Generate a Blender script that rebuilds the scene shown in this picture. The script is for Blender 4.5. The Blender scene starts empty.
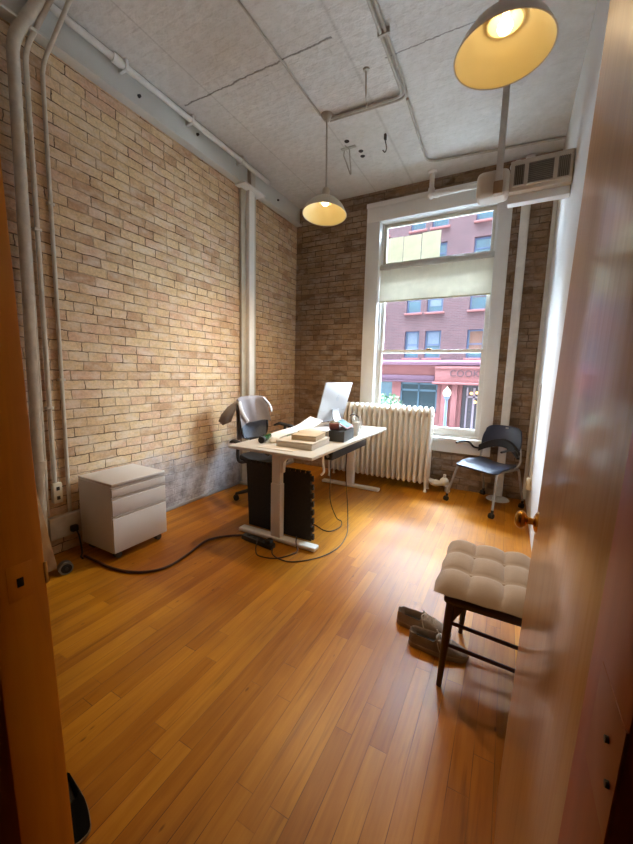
import bpy, bmesh, math, random
from mathutils import Vector, Matrix, Euler
random.seed(7)
SC = bpy.context.scene
COL = SC.collection
PI = math.pi
LAMP_FAR, LAMP_NEAR, SKY, SKY_SUN, EXPOSURE, BULB = 64.0, 28.0, 2.5, 100.0, 1.02, 7.0
BRICK_A, BRICK_B, BRICK_M, PINK = (66, 38, 40), (80, 48, 49), (84, 66, 68), (112, 64, 62)

# ------------------------------------------------------------------ helpers
def lin(c):
    o = []
    for v in c[:3]:
        v = v / 255.0
        o.append(v / 12.92 if v <= 0.04045 else ((v + 0.055) / 1.055) ** 2.4)
    return (o[0], o[1], o[2], 1.0)

class NT:
    def __init__(s, name):
        s.m = bpy.data.materials.new(name); s.m.use_nodes = True
        s.t = s.m.node_tree; s.t.nodes.clear()
        s.out = s.n('ShaderNodeOutputMaterial')
    def n(s, typ, **kw):
        nd = s.t.nodes.new(typ)
        for k, v in kw.items():
            setattr(nd, k, v)
        return nd
    def l(s, a, b):
        s.t.links.new(a, b)
    def val(s, node, **kw):
        for k, v in kw.items():
            node.inputs[k.replace('_', ' ')].default_value = v
    def math(s, op, a, b=None, c=None, clamp=False):
        nd = s.n('ShaderNodeMath', operation=op); nd.use_clamp = clamp
        for i, x in enumerate((a, b, c)):
            if x is None: continue
            if isinstance(x, (int, float)): nd.inputs[i].default_value = x
            else: s.l(x, nd.inputs[i])
        return nd.outputs[0]
    def mix(s, fac, a, b, mode='MIX'):
        nd = s.n('ShaderNodeMix', data_type='RGBA', blend_type=mode)
        for i, x in ((0, fac), (6, a), (7, b)):
            if isinstance(x, (int, float)): nd.inputs[i].default_value = x
            elif isinstance(x, tuple): nd.inputs[i].default_value = x
            else: s.l(x, nd.inputs[i])
        return nd.outputs[2]
    def ramp(s, fac, stops, interp='LINEAR'):
        nd = s.n('ShaderNodeValToRGB'); cr = nd.color_ramp; cr.interpolation = interp
        while len(cr.elements) < len(stops): cr.elements.new(0.5)
        for e, (p, c) in zip(cr.elements, stops):
            e.position = p; e.color = c
        s.l(fac, nd.inputs[0]); return nd.outputs[0]
    def noise(s, vec, scale, detail=3, rough=0.55, dist=0.0):
        nd = s.n('ShaderNodeTexNoise')
        s.val(nd, Scale=scale, Detail=detail, Roughness=rough, Distortion=dist)
        if vec is not None: s.l(vec, nd.inputs['Vector'])
        return nd.outputs['Fac']
    def mapping(s, vec, loc=(0, 0, 0), rot=(0, 0, 0), scale=(1, 1, 1)):
        nd = s.n('ShaderNodeMapping')
        nd.inputs['Location'].default_value = loc; nd.inputs['Rotation'].default_value = rot; nd.inputs['Scale'].default_value = scale
        s.l(vec, nd.inputs['Vector']); return nd.outputs[0]
    def bump(s, h, strength, dist):
        nd = s.n('ShaderNodeBump'); s.val(nd, Strength=strength, Distance=dist)
        s.l(h, nd.inputs['Height']); return nd.outputs[0]
    def bsdf(s, color, rough=0.5, metal=0.0, normal=None, coat=0.0, coat_rough=0.1, spec=0.5, sheen=0.0):
        b = s.n('ShaderNodeBsdfPrincipled')
        if isinstance(color, tuple): b.inputs['Base Color'].default_value = color
        else: s.l(color, b.inputs['Base Color'])
        if isinstance(rough, (int, float)): b.inputs['Roughness'].default_value = rough
        else: s.l(rough, b.inputs['Roughness'])
        b.inputs['Metallic'].default_value = metal
        b.inputs['Specular IOR Level'].default_value = spec
        b.inputs['Coat Weight'].default_value = coat; b.inputs['Coat Roughness'].default_value = coat_rough
        b.inputs['Sheen Weight'].default_value = sheen
        if normal is not None: s.l(normal, b.inputs['Normal'])
        s.l(b.outputs[0], s.out.inputs[0]); return b
    def obj(s):
        return s.n('ShaderNodeTexCoord').outputs['Object']

MATS = {}
def mat(name, rgb, rough=0.5, metal=0.0, vary=0.10, scale=9.0, bump=0.0, bscale=120.0, coat=0.0, spec=0.5, stretch=(1, 1, 1), sheen=0.0):
    if name in MATS: return MATS[name]
    t = NT(name); v = t.mapping(t.obj(), scale=stretch)
    f = t.noise(v, scale, 4)
    c = lin(rgb); k0, k1 = 1 - vary, 1 + vary
    col = t.ramp(f, [(0.3, (c[0]*k0, c[1]*k0, c[2]*k0, 1)), (0.7, (min(1, c[0]*k1), min(1, c[1]*k1), min(1, c[2]*k1), 1))])
    nrm = None
    if bump: nrm = t.bump(t.noise(v, bscale, 3), bump, 0.004)
    t.bsdf(col, rough, metal, nrm, coat, spec=spec, sheen=sheen)
    MATS[name] = t.m; return t.m

def emit(name, rgb, strength):
    t = NT(name); e = t.n('ShaderNodeEmission'); e.inputs[0].default_value = lin(rgb); e.inputs[1].default_value = strength
    t.l(e.outputs[0], t.out.inputs[0]); return t.m

class MB:
    """collects shapes, in world or local coordinates, into one mesh"""
    def __init__(s, xf=None):
        s.bm = bmesh.new(); s.xf = xf or Matrix()
    def v(s, p): return s.bm.verts.new(s.xf @ Vector(p))
    def box(s, lo, hi, bev=0.0, rot=None, seg=2):
        lo, hi = Vector(lo), Vector(hi); c = (lo + hi) / 2; h = (hi - lo) / 2
        R = rot.to_matrix().to_4x4() if isinstance(rot, Euler) else (rot or Matrix())
        vs = []
        for x, y, z in ((-1,-1,-1),(1,-1,-1),(1,1,-1),(-1,1,-1),(-1,-1,1),(1,-1,1),(1,1,1),(-1,1,1)):
            vs.append(s.v(c + R @ Vector((x*h.x, y*h.y, z*h.z))))
        fs = [s.bm.faces.new([vs[i] for i in q]) for q in ((3,2,1,0),(4,5,6,7),(0,1,5,4),(1,2,6,5),(2,3,7,6),(3,0,4,7))]
        if bev > 0:
            es = set()
            for f in fs: es.update(f.edges)
            bmesh.ops.bevel(s.bm, geom=list(es), offset=bev, offset_type='OFFSET', segments=seg, profile=0.5, affect='EDGES', clamp_overlap=True)
        return s
    def ring(s, pts): return [s.v(p) for p in pts]
    def bridge(s, a, b, closed=True):
        n = len(a)
        for i in range(n if closed else n - 1):
            j = (i + 1) % n
            s.bm.faces.new((a[i], a[j], b[j], b[i]))
    def loft(s, rings, closed=True, caps=True):
        rs = [s.ring(r) for r in rings]
        for a, b in zip(rs, rs[1:]): s.bridge(a, b, closed)
        if caps and closed:
            s.bm.faces.new(list(reversed(rs[0]))); s.bm.faces.new(rs[-1])
        return s
    def cyl(s, p0, p1, r0, r1=None, n=16):
        r1 = r0 if r1 is None else r1
        return s.tube([p0, p1], [r0, r1], n)
    def tube(s, pts, r, n=10, closed=False, flat=1.0):
        P = [Vector(p) for p in pts]; m = len(P)
        rr = r if isinstance(r, (list, tuple)) else [r] * m
        T = []
        for i in range(m):
            a = P[i - 1] if (i > 0 or closed) else P[i]; b = P[(i + 1) % m] if (i < m - 1 or closed) else P[i]
            T.append((b - a).normalized())
        up = Vector((0, 0, 1)) if abs(T[0].z) < 0.9 else Vector((1, 0, 0))
        u = T[0].cross(up).normalized(); rings = []
        for i in range(m):
            u = (u - T[i] * u.dot(T[i])).normalized(); w = T[i].cross(u)
            rings.append([P[i] + u * (rr[i] * math.cos(2*PI*k/n)) + w * (rr[i] * flat * math.sin(2*PI*k/n)) for k in range(n)])
        if closed:
            rs = [s.ring(q) for q in rings]
            for i in range(m): s.bridge(rs[i], rs[(i + 1) % m])
        else: s.loft(rings)
        return s
    def lathe(s, prof, c=(0, 0, 0), R=None, n=32, caps=False):
        c = Vector(c); R = R or Matrix()
        rings = [[c + R @ Vector((max(r, 1e-4)*math.cos(2*PI*k/n), max(r, 1e-4)*math.sin(2*PI*k/n), z)) for k in range(n)] for r, z in prof]
        s.loft(rings, True, caps); return s
    def prism(s, poly, d0, d1, M):
        """poly (u,v) extruded along local w from d0 to d1; M maps (u,v,w)"""
        a = s.ring([M @ Vector((u, v, d0)) for u, v in poly]); b = s.ring([M @ Vector((u, v, d1)) for u, v in poly])
        s.bridge(a, b); s.bm.faces.new(list(reversed(a))); s.bm.faces.new(b); return s
    def sphere(s, c, r, sc=(1, 1, 1), n=16, m=10):
        prof = [(math.sin(PI*i/m), -math.cos(PI*i/m)) for i in range(m + 1)]
        c = Vector(c)
        s.loft([[c + Vector((r*sc[0]*max(q, 1e-3)*math.cos(2*PI*k/n), r*sc[1]*max(q, 1e-3)*math.sin(2*PI*k/n), r*sc[2]*z)) for k in range(n)] for q, z in prof])
        return s
    def sheet(s, fn, nu, nv, th):
        """surface fn(u,v) given a thickness along its own normal"""
        G = [[Vector(fn(i/nu, j/nv)) for j in range(nv + 1)] for i in range(nu + 1)]
        N = [[None]*(nv + 1) for _ in range(nu + 1)]
        for i in range(nu + 1):
            for j in range(nv + 1):
                du = G[min(i+1, nu)][j] - G[max(i-1, 0)][j]; dv = G[i][min(j+1, nv)] - G[i][max(j-1, 0)]
                N[i][j] = du.cross(dv).normalized() if du.cross(dv).length > 1e-12 else Vector((0, 0, 1))
        A = [[s.v(G[i][j] + N[i][j]*th/2) for j in range(nv + 1)] for i in range(nu + 1)]
        B = [[s.v(G[i][j] - N[i][j]*th/2) for j in range(nv + 1)] for i in range(nu + 1)]
        for i in range(nu):
            for j in range(nv):
                s.bm.faces.new((A[i][j], A[i+1][j], A[i+1][j+1], A[i][j+1])); s.bm.faces.new((B[i][j], B[i][j+1], B[i+1][j+1], B[i+1][j]))
        for i in range(nu):
            s.bm.faces.new((A[i][0], B[i][0], B[i+1][0], A[i+1][0])); s.bm.faces.new((A[i][nv], A[i+1][nv], B[i+1][nv], B[i][nv]))
        for j in range(nv):
            s.bm.faces.new((A[0][j], A[0][j+1], B[0][j+1], B[0][j])); s.bm.faces.new((A[nu][j], B[nu][j], B[nu][j+1], A[nu][j+1]))
        return s

def smooth_path(pts, k=6):
    P = [Vector(p) for p in pts]; Q = [P[0]*2 - P[1]] + P + [P[-1]*2 - P[-2]]; out = []
    for i in range(1, len(Q) - 2):
        p0, p1, p2, p3 = Q[i-1:i+3]
        for j in range(k):
            t = j / k
            out.append(0.5*((2*p1) + (p2-p0)*t + (2*p0-5*p1+4*p2-p3)*t*t + (3*p1-p0-3*p2+p3)*t**3))
    out.append(P[-1]); return out

def fillet(pts, r, k=6):
    P = [Vector(p) for p in pts]; out = [P[0]]
    for a, b, c in zip(P, P[1:], P[2:]):
        d1 = (a - b); d2 = (c - b); q = min(r, d1.length*0.49, d2.length*0.49)
        s0 = b + d1.normalized()*q; s1 = b + d2.normalized()*q
        for j in range(k + 1):
            t = j / k; out.append(s0*(1-t)**2 + b*2*t*(1-t) + s1*t*t)
    out.append(P[-1]); return out

def W(o):
    return (W(o.parent) @ o.matrix_basis) if o.parent else o.matrix_basis.copy()

def obj(name, mb, m, parent=None, sharp=35, local=False, base=None, label=None):
    """link a collected shape as ONE mesh object (shape given in world coordinates unless local)"""
    bm = mb.bm if isinstance(mb, MB) else mb
    bmesh.ops.recalc_face_normals(bm, faces=bm.faces[:])
    o_loc = None
    if parent is not None and not local: bm.transform(W(parent).inverted())
    elif parent is None and base is not None:
        o_loc = Vector(base); bm.transform(Matrix.Translation(-o_loc))
    me = bpy.data.meshes.new(name); bm.to_mesh(me); bm.free()
    for p in me.polygons: p.use_smooth = True
    me.set_sharp_from_angle(angle=math.radians(sharp))
    me.materials.append(m)
    o = bpy.data.objects.new(name, me); COL.objects.link(o)
    if parent is not None: o.parent = parent
    if o_loc is not None: o.location = o_loc
    if label: o['label'] = label
    return o

def tag(o, label, cat, group=None, kind=None):
    o['label'] = label; o['category'] = cat
    if group: o['group'] = group
    if kind: o['kind'] = kind
    return o

def thing(name, label, cat, loc=(0, 0, 0), rotz=0.0, group=None):
    o = bpy.data.objects.new(name, None); COL.objects.link(o)
    o.empty_display_size = 0.1; o.location = loc; o.rotation_euler = (0, 0, rotz)
    return tag(o, label, cat, group)

def struct(name, mb, m, label, cat, parent=None, sharp=35):
    o = obj(name, mb, m, parent, sharp)
    if parent is None:
        o['kind'] = 'structure'; o['label'] = label; o['category'] = cat
    return o

def dup(root, loc, rotz=None, label=None):
    r = root.copy(); COL.objects.link(r); r.location = loc
    if rotz is not None: r.rotation_euler = (0, 0, rotz)
    if label: r['label'] = label
    for ch in list(root.children):
        c = ch.copy(); COL.objects.link(c); c.parent = r
        for g in list(ch.children):
            d = g.copy(); COL.objects.link(d); d.parent = c
    return r

# ------------------------------------------------------------------ materials of the room
def floor_mat():
    t = NT('varnished_wood_strips'); o = t.obj()
    sep = t.n('ShaderNodeSeparateXYZ'); t.l(o, sep.inputs[0])
    wob = t.math('MULTIPLY', t.math('SUBTRACT', t.noise(o, 1.3, 1), 0.5), 0.006)
    cmb = t.n('ShaderNodeCombineXYZ'); t.l(sep.outputs[1], cmb.inputs[0]); t.l(t.math('ADD', sep.outputs[0], wob), cmb.inputs[1])
    br = t.n('ShaderNodeTexBrick'); br.offset = 0.37; br.offset_frequency = 3; br.squash = 0.7; br.squash_frequency = 2
    t.val(br, Color1=(0, 0, 0, 1), Color2=(1, 1, 1, 1), Mortar=(0.5, 0.5, 0.5, 1), Scale=1.0, Mortar_Size=0.0014, Mortar_Smooth=0.3, Bias=0.0)
    br.inputs['Brick Width'].default_value = 1.15; br.inputs['Row Height'].default_value = 0.071
    t.l(cmb.outputs[0], br.inputs['Vector'])
    rnd = br.outputs['Color']; gap = br.outputs['Fac']
    rs = t.n('ShaderNodeSeparateColor'); t.l(rnd, rs.inputs[0]); r0 = rs.outputs[0]
    # grain, shifted from strip to strip
    gv = t.n('ShaderNodeCombineXYZ')
    t.l(t.math('MULTIPLY', sep.outputs[0], 38.0), gv.inputs[0]); t.l(t.math('MULTIPLY', sep.outputs[1], 2.6), gv.inputs[1]); t.l(t.math('MULTIPLY', r0, 17.0), gv.inputs[2])
    grain = t.noise(gv.outputs[0], 1.0, 5, 0.6, 0.6)
    mixf = t.math('ADD', t.math('MULTIPLY', r0, 0.36), t.math('MULTIPLY', grain, 0.74))
    col = t.ramp(mixf, [(0.05, lin((120, 68, 6))), (0.35, lin((152, 90, 10))), (0.6, lin((172, 108, 18))), (0.95, lin((194, 132, 32)))])
    # worn and dirtied places
    wear = t.noise(t.mapping(o, scale=(1.0, 0.55, 1)), 2.1, 4, 0.6)
    col = t.mix(t.math('MULTIPLY', t.ramp(wear, [(0.46, (0, 0, 0, 1)), (0.72, (1, 1, 1, 1))]), 0.45), col, lin((112, 66, 24)))
    sv = t.n('ShaderNodeCombineXYZ')
    t.l(t.math('MULTIPLY', sep.outputs[0], 26.0), sv.inputs[0]); t.l(t.math('MULTIPLY', sep.outputs[1], 1.5), sv.inputs[1]); t.l(t.math('MULTIPLY', r0, 9.0), sv.inputs[2])
    streak = t.ramp(t.noise(sv.outputs[0], 1.0, 4, 0.6), [(0.60, (0, 0, 0, 1)), (0.74, (1, 1, 1, 1))])
    col = t.mix(t.math('MULTIPLY', streak, 0.5), col, lin((84, 44, 8)))
    kn = t.n('ShaderNodeTexVoronoi'); kn.inputs['Scale'].default_value = 5.0; t.l(t.mapping(o, scale=(2.2, 0.8, 1)), kn.inputs['Vector'])
    col = t.mix(t.math('MULTIPLY', t.ramp(kn.outputs['Distance'], [(0.03, (1, 1, 1, 1)), (0.07, (0, 0, 0, 1))]), 0.6), col, lin((60, 30, 10)))
    col = t.mix(t.math('MULTIPLY', gap, t.ramp(t.noise(o, 3.0, 3), [(0.35, (0.15, 0.15, 0.15, 1)), (0.65, (0.85, 0.85, 0.85, 1))])), col, lin((52, 26, 8)))
    rough = t.math('ADD', t.math('MULTIPLY', wear, 0.20), t.math('ADD', t.math('MULTIPLY', grain, 0.10), 0.22))
    h = t.math('SUBTRACT', t.math('ADD', t.math('MULTIPLY', grain, 0.12), t.math('MULTIPLY', r0, 0.15)), t.math('MULTIPLY', gap, 1.0))
    h = t.math('ADD', h, t.math('MULTIPLY', t.noise(o, 7.0, 2), 0.9))
    t.bsdf(col, rough, 0, t.bump(h, 0.35, 0.003), coat=0.0, spec=0.25)
    return t.m

def brick_mat(name, axis, stops, mortar, pale, white_low=False, w=0.226, hgt=0.0725):
    t = NT(name); o = t.obj()
    sep = t.n('ShaderNodeSeparateXYZ'); t.l(o, sep.inputs[0])
    cmb = t.n('ShaderNodeCombineXYZ')
    nv = t.noise(o, 14.0, 4, 0.65); nv2 = t.noise(t.mapping(o, loc=(3, 7, 1)), 14.0, 4, 0.65)
    u = t.math('ADD', sep.outputs[axis], t.math('MULTIPLY', t.math('SUBTRACT', nv, 0.5), 0.034))
    v = t.math('ADD', sep.outputs[2], t.math('MULTIPLY', t.math('SUBTRACT', nv2, 0.5), 0.021))
    t.l(u, cmb.inputs[0]); t.l(v, cmb.inputs[1])
    br = t.n('ShaderNodeTexBrick'); br.offset = 0.43; br.offset_frequency = 2; br.squash = 0.62; br.squash_frequency = 5
    t.val(br, Color1=(0, 0, 0, 1), Color2=(1, 1, 1, 1), Mortar=(0.5, 0.5, 0.5, 1), Scale=1.0, Mortar_Size=0.0045, Mortar_Smooth=0.6, Bias=0.0)
    br.inputs['Brick Width'].default_value = w; br.inputs['Row Height'].default_value = hgt
    t.l(cmb.outputs[0], br.inputs['Vector'])
    rs = t.n('ShaderNodeSeparateColor'); t.l(br.outputs['Color'], rs.inputs[0]); r0 = rs.outputs[0]
    big = t.noise(o, 1.1, 3)
    f = t.math('ADD', t.math('MULTIPLY', r0, 0.8), t.math('MULTIPLY', t.math('SUBTRACT', t.noise(o, 3.0, 4), 0.5), 0.9), clamp=True)
    col = t.ramp(f, stops)
    fine = t.noise(o, 55.0, 5, 0.65)
    col = t.mix(0.55, col, t.ramp(fine, [(0.3, (0.55, 0.55, 0.55, 1)), (0.62, (1.1, 1.08, 1.05, 1))]), 'MULTIPLY')
    patch = t.noise(t.mapping(o, scale=(1, 1, 2.2)), 5.5, 4, 0.65)
    col = t.mix(t.math('MULTIPLY', t.ramp(patch, [(0.46, (0, 0, 0, 1)), (0.70, (1, 1, 1, 1))]), 0.6), col, pale)
    fac = br.outputs['Fac']
    # some joints are flush and pale, others raked out and dark
    jn = t.noise(o, 6.5, 3, 0.6)
    mcol = t.mix(t.ramp(jn, [(0.40, (0, 0, 0, 1)), (0.60, (1, 1, 1, 1))]), lin(mortar[0]), lin(mortar[1]))
    col = t.mix(fac, col, mcol)
    h = t.math('SUBTRACT', t.math('ADD', t.math('MULTIPLY', fine, 0.35), t.math('MULTIPLY', r0, 0.25)), t.math('MULTIPLY', fac, 1.15))
    rough = 0.85
    if white_low:
        edge = t.math('ADD', sep.outputs[2], t.math('MULTIPLY', t.math('SUBTRACT', t.noise(o, 2.6, 5, 0.65), 0.5), 0.75))
        m1 = t.ramp(edge, [(0.34, (1, 1, 1, 1)), (0.60, (0, 0, 0, 1))])
        m2 = t.ramp(t.math('ADD', t.math('MULTIPLY', sep.outputs[1], 0.25), t.math('MULTIPLY', t.noise(o, 4.0, 4), 0.1)), [(0.47, (0, 0, 0, 1)), (0.53, (1, 1, 1, 1))])
        wm = t.math('MULTIPLY', m1, m2)
        paint = t.ramp(t.noise(o, 7.0, 5, 0.7), [(0.35, lin((140, 140, 146))), (0.6, lin((200, 201, 208)))])
        col = t.mix(t.math('MULTIPLY', wm, 0.88), col, paint)
        h = t.mix(t.math('MULTIPLY', wm, 0.7), h, fine)
    t.bsdf(col, rough, 0, t.bump(h, 0.9, 0.010), spec=0.25)
    return t.m

def ceiling_mat():
    t = NT('white_painted_pressed_tin'); o = t.obj()
    br = t.n('ShaderNodeTexBrick'); br.offset = 0.5; br.squash = 1.0
    t.val(br, Color1=(0, 0, 0, 1), Color2=(1, 1, 1, 1), Mortar=(0.5, 0.5, 0.5, 1), Scale=1.0, Mortar_Size=0.012, Mortar_Smooth=1.0)
    br.inputs['Brick Width'].default_value = 0.16; br.inputs['Row Height'].default_value = 0.08
    t.l(o, br.inputs['Vector'])
    vo = t.n('ShaderNodeTexVoronoi'); vo.inputs['Scale'].default_value = 17.0; t.l(o, vo.inputs['Vector'])
    n1 = t.noise(o, 60.0, 3); big = t.noise(o, 0.9, 3); st = t.noise(o, 11.0, 5, 0.7)
    col = t.ramp(t.math('ADD', t.math('MULTIPLY', big, 0.6), t.math('MULTIPLY', st, 0.4)), [(0.35, lin((196, 192, 186))), (0.65, lin((222, 220, 217)))])
    sep = t.n('ShaderNodeSeparateXYZ'); t.l(o, sep.inputs[0]); X, Y = sep.outputs[0], sep.outputs[1]
    wob = t.math('MULTIPLY', t.math('SUBTRACT', t.noise(o, 6.0, 4, 0.7), 0.5), 0.06)
    def crack(coord, at, other, lo, hi, w, dark):
        d = t.math('ABSOLUTE', t.math('SUBTRACT', t.math('ADD', coord, wob), at))
        ln = t.math('SUBTRACT', 1.0, t.math('DIVIDE', d, w), clamp=True)
        ins = t.math('MULTIPLY', t.math('GREATER_THAN', other, lo), t.math('LESS_THAN', other, hi))
        return t.math('MULTIPLY', t.math('MULTIPLY', ln, ins), dark)
    tot = None
    for a in ((Y, 2.50, X, -2.75, -1.30, 0.011, 0.8), (Y, 2.83, X, -1.02, -0.30, 0.008, 0.6)):
        c = crack(*a); tot = c if tot is None else t.math('MAXIMUM', tot, c)
    def seam(coord, at, w):
        d = t.math('ABSOLUTE', t.math('SUBTRACT', coord, at)); return t.math('SUBTRACT', 1.0, t.math('DIVIDE', d, w), clamp=True)
    sm = t.math('MAXIMUM', seam(X, -1.72, 0.012), t.math('MAXIMUM', seam(X, -1.25, 0.02), seam(X, -2.45, 0.01)))
    col = t.mix(t.math('MULTIPLY', sm, 0.35), col, lin((140, 134, 126)))
    col = t.mix(tot, col, lin((70, 62, 54)))
    h = t.math('ADD', t.math('MULTIPLY', br.outputs['Fac'], -0.16), t.math('ADD', t.math('MULTIPLY', vo.outputs['Distance'], 1.1), t.math('MULTIPLY', n1, 0.6)))
    h = t.math('SUBTRACT', h, t.math('MULTIPLY', tot, 1.5))
    t.bsdf(col, 0.5, 0, t.bump(h, 0.8, 0.007), spec=0.4)
    return t.m

def wood_mat(name, stops, rough, axis=2, scale=14.0, coat=0.0, coat_rough=0.1, bump=0.05, spec=0.5, streak=0.0):
    t = NT(name); o = t.obj()
    sc = [scale]*3; sc[axis] = scale*0.06
    g = t.noise(t.mapping(o, scale=tuple(sc)), 1.0, 5, 0.6, 0.8)
    big = t.noise(o, 1.4, 2)
    f = t.math('ADD', t.math('MULTIPLY', g, 0.8), t.math('MULTIPLY', big, 0.25))
    col = t.ramp(f, stops)
    h = g
    if streak:
        s2 = [70.0]*3; s2[axis] = 0.5
        h = t.math('ADD', t.math('MULTIPLY', g, 0.15), t.math('MULTIPLY', t.noise(t.mapping(o, scale=tuple(s2)), 1.0, 2), streak))
    t.bsdf(col, rough, 0, t.bump(h, bump, 0.01), coat=coat, coat_rough=coat_rough, spec=spec)
    return t.m

def glass_mat():
    t = NT('window_glass')
    tr = t.n('ShaderNodeBsdfTransparent'); tr.inputs[0].default_value = (0.95, 0.97, 0.97, 1)
    gl = t.n('ShaderNodeBsdfGlossy'); gl.inputs['Roughness'].default_value = 0.02
    fr = t.n('ShaderNodeFresnel'); fr.inputs[0].default_value = 1.25
    mx = t.n('ShaderNodeMixShader'); t.l(fr.outputs[0], mx.inputs[0]); t.l(tr.outputs[0], mx.inputs[1]); t.l(gl.outputs[0], mx.inputs[2])
    t.l(mx.outputs[0], t.out.inputs[0]); return t.m

BUFF = [(0.0, lin((184, 146, 112))), (0.2, lin((206, 172, 132))), (0.42, lin((214, 184, 142))), (0.6, lin((206, 166, 136))), (0.8, lin((220, 192, 150))), (1.0, lin((198, 162, 128)))]
M_FLOOR = floor_mat()
M_BRICK_L = brick_mat('buff_brick_party_wall', 1, BUFF, ((92, 72, 54), (190, 164, 132)), lin((218, 202, 182)), True)
M_BRICK_W = brick_mat('buff_brick_shaded', 0, [(0.0, lin((112, 88, 66))), (0.3, lin((146, 118, 88))), (0.6, lin((138, 112, 90))), (1.0, lin((160, 134, 102)))], ((84, 66, 48), (140, 118, 92)), lin((170, 158, 146)), False)  # same buff brick, with the backlit shade put into darker, browner colours
M_CEIL = ceiling_mat()
M_WHITE = mat('white_gloss_paint', (226, 226, 224), 0.38, vary=0.05, scale=3, bump=0.08, bscale=40)
M_WALLW = mat('white_wall_paint', (222, 222, 222), 0.5, vary=0.04, scale=2, bump=0.1, bscale=60)
M_HALL = mat('grey_hall_plaster', (150, 146, 138), 0.8, vary=0.08, scale=4, bump=0.2, bscale=50)
M_PIPE = mat('painted_pipe', (196, 186, 168), 0.5, vary=0.14, scale=12, bump=0.15, bscale=70)
M_PIPEW = mat('white_painted_pipe', (222, 221, 216), 0.45, vary=0.08, scale=12, bump=0.1, bscale=70)
M_IRON = mat('white_painted_steel', (224, 226, 224), 0.45, vary=0.06, scale=6, bump=0.12, bscale=50)
M_BEIGE = mat('beige_painted_steel', (196, 190, 174), 0.5, vary=0.1, scale=8, bump=0.12, bscale=50)
M_DARK = mat('dark_metal', (44, 40, 36), 0.5, vary=0.2)
M_BLACKP = mat('black_plastic', (26, 26, 28), 0.45, vary=0.15, scale=20)
M_BLACKR = mat('black_rubber', (24, 23, 22), 0.75, vary=0.2, scale=30)
M_PLATE = mat('ivory_plastic', (214, 204, 180), 0.45, vary=0.05)
M_WHITEP = mat('white_plastic', (228, 228, 226), 0.4, vary=0.04)
M_STEEL = mat('brushed_steel', (178, 176, 172), 0.35, 0.9, vary=0.1, scale=40)
M_BRASS = mat('polished_brass', (196, 146, 62), 0.2, 1.0, vary=0.08, scale=20)
M_DOOR = wood_mat('varnished_door_wood', [(0.25, lin((164, 112, 56))), (0.5, lin((186, 134, 74))), (0.8, lin((198, 150, 92)))], 0.42, 2, 22.0, coat=0.55, coat_rough=0.16, bump=0.10, streak=0.9, spec=0.3)
M_JAMB = wood_mat('orange_varnished_jamb_wood', [(0.25, lin((190, 112, 14))), (0.5, lin((216, 136, 22))), (0.8, lin((228, 152, 36)))], 0.42, 2, 20.0, bump=0.04)
M_JAMBR = wood_mat('red_stained_jamb_wood', [(0.25, lin((142, 50, 6))), (0.55, lin((170, 66, 10))), (0.85, lin((186, 80, 16)))], 0.45, 2, 20.0, bump=0.04)
M_GLASS = glass_mat()
def sheer(name, rgb, k):
    t = NT(name); a = t.n('ShaderNodeBsdfDiffuse'); b = t.n('ShaderNodeBsdfTranslucent'); m = t.n('ShaderNodeMixShader')
    c = t.ramp(t.noise(t.obj(), 8.0, 3), [(0.3, lin(tuple(0.95*q for q in rgb))), (0.7, lin(rgb))])
    t.l(c, a.inputs[0]); t.l(c, b.inputs[0]); m.inputs[0].default_value = k
    t.l(a.outputs[0], m.inputs[1]); t.l(b.outputs[0], m.inputs[2]); t.l(m.outputs[0], t.out.inputs[0]); return t.m

# ------------------------------------------------------------------ the room shell
XL, XR, YF, YW, ZC = -2.9, 0.275, 0.33, 4.66, 3.73      # left wall, right wall, doorway wall, window wall, ceiling
OX0, OX1, OZ0, OZ1 = -1.64, -0.265, 0.66, 3.36            # window opening
struct('floor', MB().box((XL-0.2, -1.9, -0.12), (1.5, YW+0.05, 0.0)), M_FLOOR, 'glossy orange brown strip wood floor', 'floor')
struct('ceiling', MB().box((XL-0.2, YF-0.1, ZC), (XR+0.2, YW+0.3, ZC+0.12)), M_CEIL, 'white painted pressed tin ceiling with cracks', 'ceiling')
struct('wall_left', MB().box((XL-0.2, YF-0.1, 0), (XL, YW+0.3, ZC)), M_BRICK_L, 'long buff brick wall behind the desk', 'wall')
b = MB()
YO = YW + 0.19
b.box((XL-0.2, YW, -0.1), (OX0, YO, ZC)); b.box((OX1, YW, -0.1), (XR+0.2, YO, ZC))
b.box((OX0, YW, -0.1), (OX1, YO, OZ0)); b.box((OX0, YW, OZ1), (OX1, YO, ZC))
struct('wall_back', b, M_BRICK_W, 'buff brick wall around the window, coloured darker for its backlit shade', 'wall')
struct('wall_right', MB().box((XR, YF, 0), (XR+0.15, YW, ZC)), M_WALLW, 'white painted wall behind the open door', 'wall')
DX0, DX1, YH, DH = -0.84, 0.145, 0.258, 2.62               # doorway in the near wall
b = MB()
b.box((XL-0.2, YH, 0), (DX0, YF, ZC)); b.box((DX1, YH, 0), (1.5, YF, ZC)); b.box((DX0, YH, DH), (DX1, YF, ZC))
struct('wall_front', b, M_HALL, 'grey plaster wall around the doorway', 'wall')
b = MB()
b.box((-2.4, -1.95, 0), (1.5, -1.85, 2.9))
struct('wall_hall', b, M_HALL, 'grey plaster hall wall facing the doorway', 'wall')
struct('wall_hall_end', MB().box((1.5, -1.95, 0), (1.6, YF, 2.9)), M_HALL, 'grey plaster wall at the hall end', 'wall')
struct('wall_hall_side', MB().box((-2.5, -1.95, 0), (-2.4, YH, 2.9)), M_HALL, 'grey plaster wall on the hall side', 'wall')
struct('ceiling_hall', MB().box((-2.5, -1.95, 2.9), (1.6, YH, 3.0)), M_WALLW, 'white hall ceiling', 'ceiling')
b = MB().box((XL, 1.95, 0), (XL+0.016, YW, 0.035), 0.006)
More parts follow.
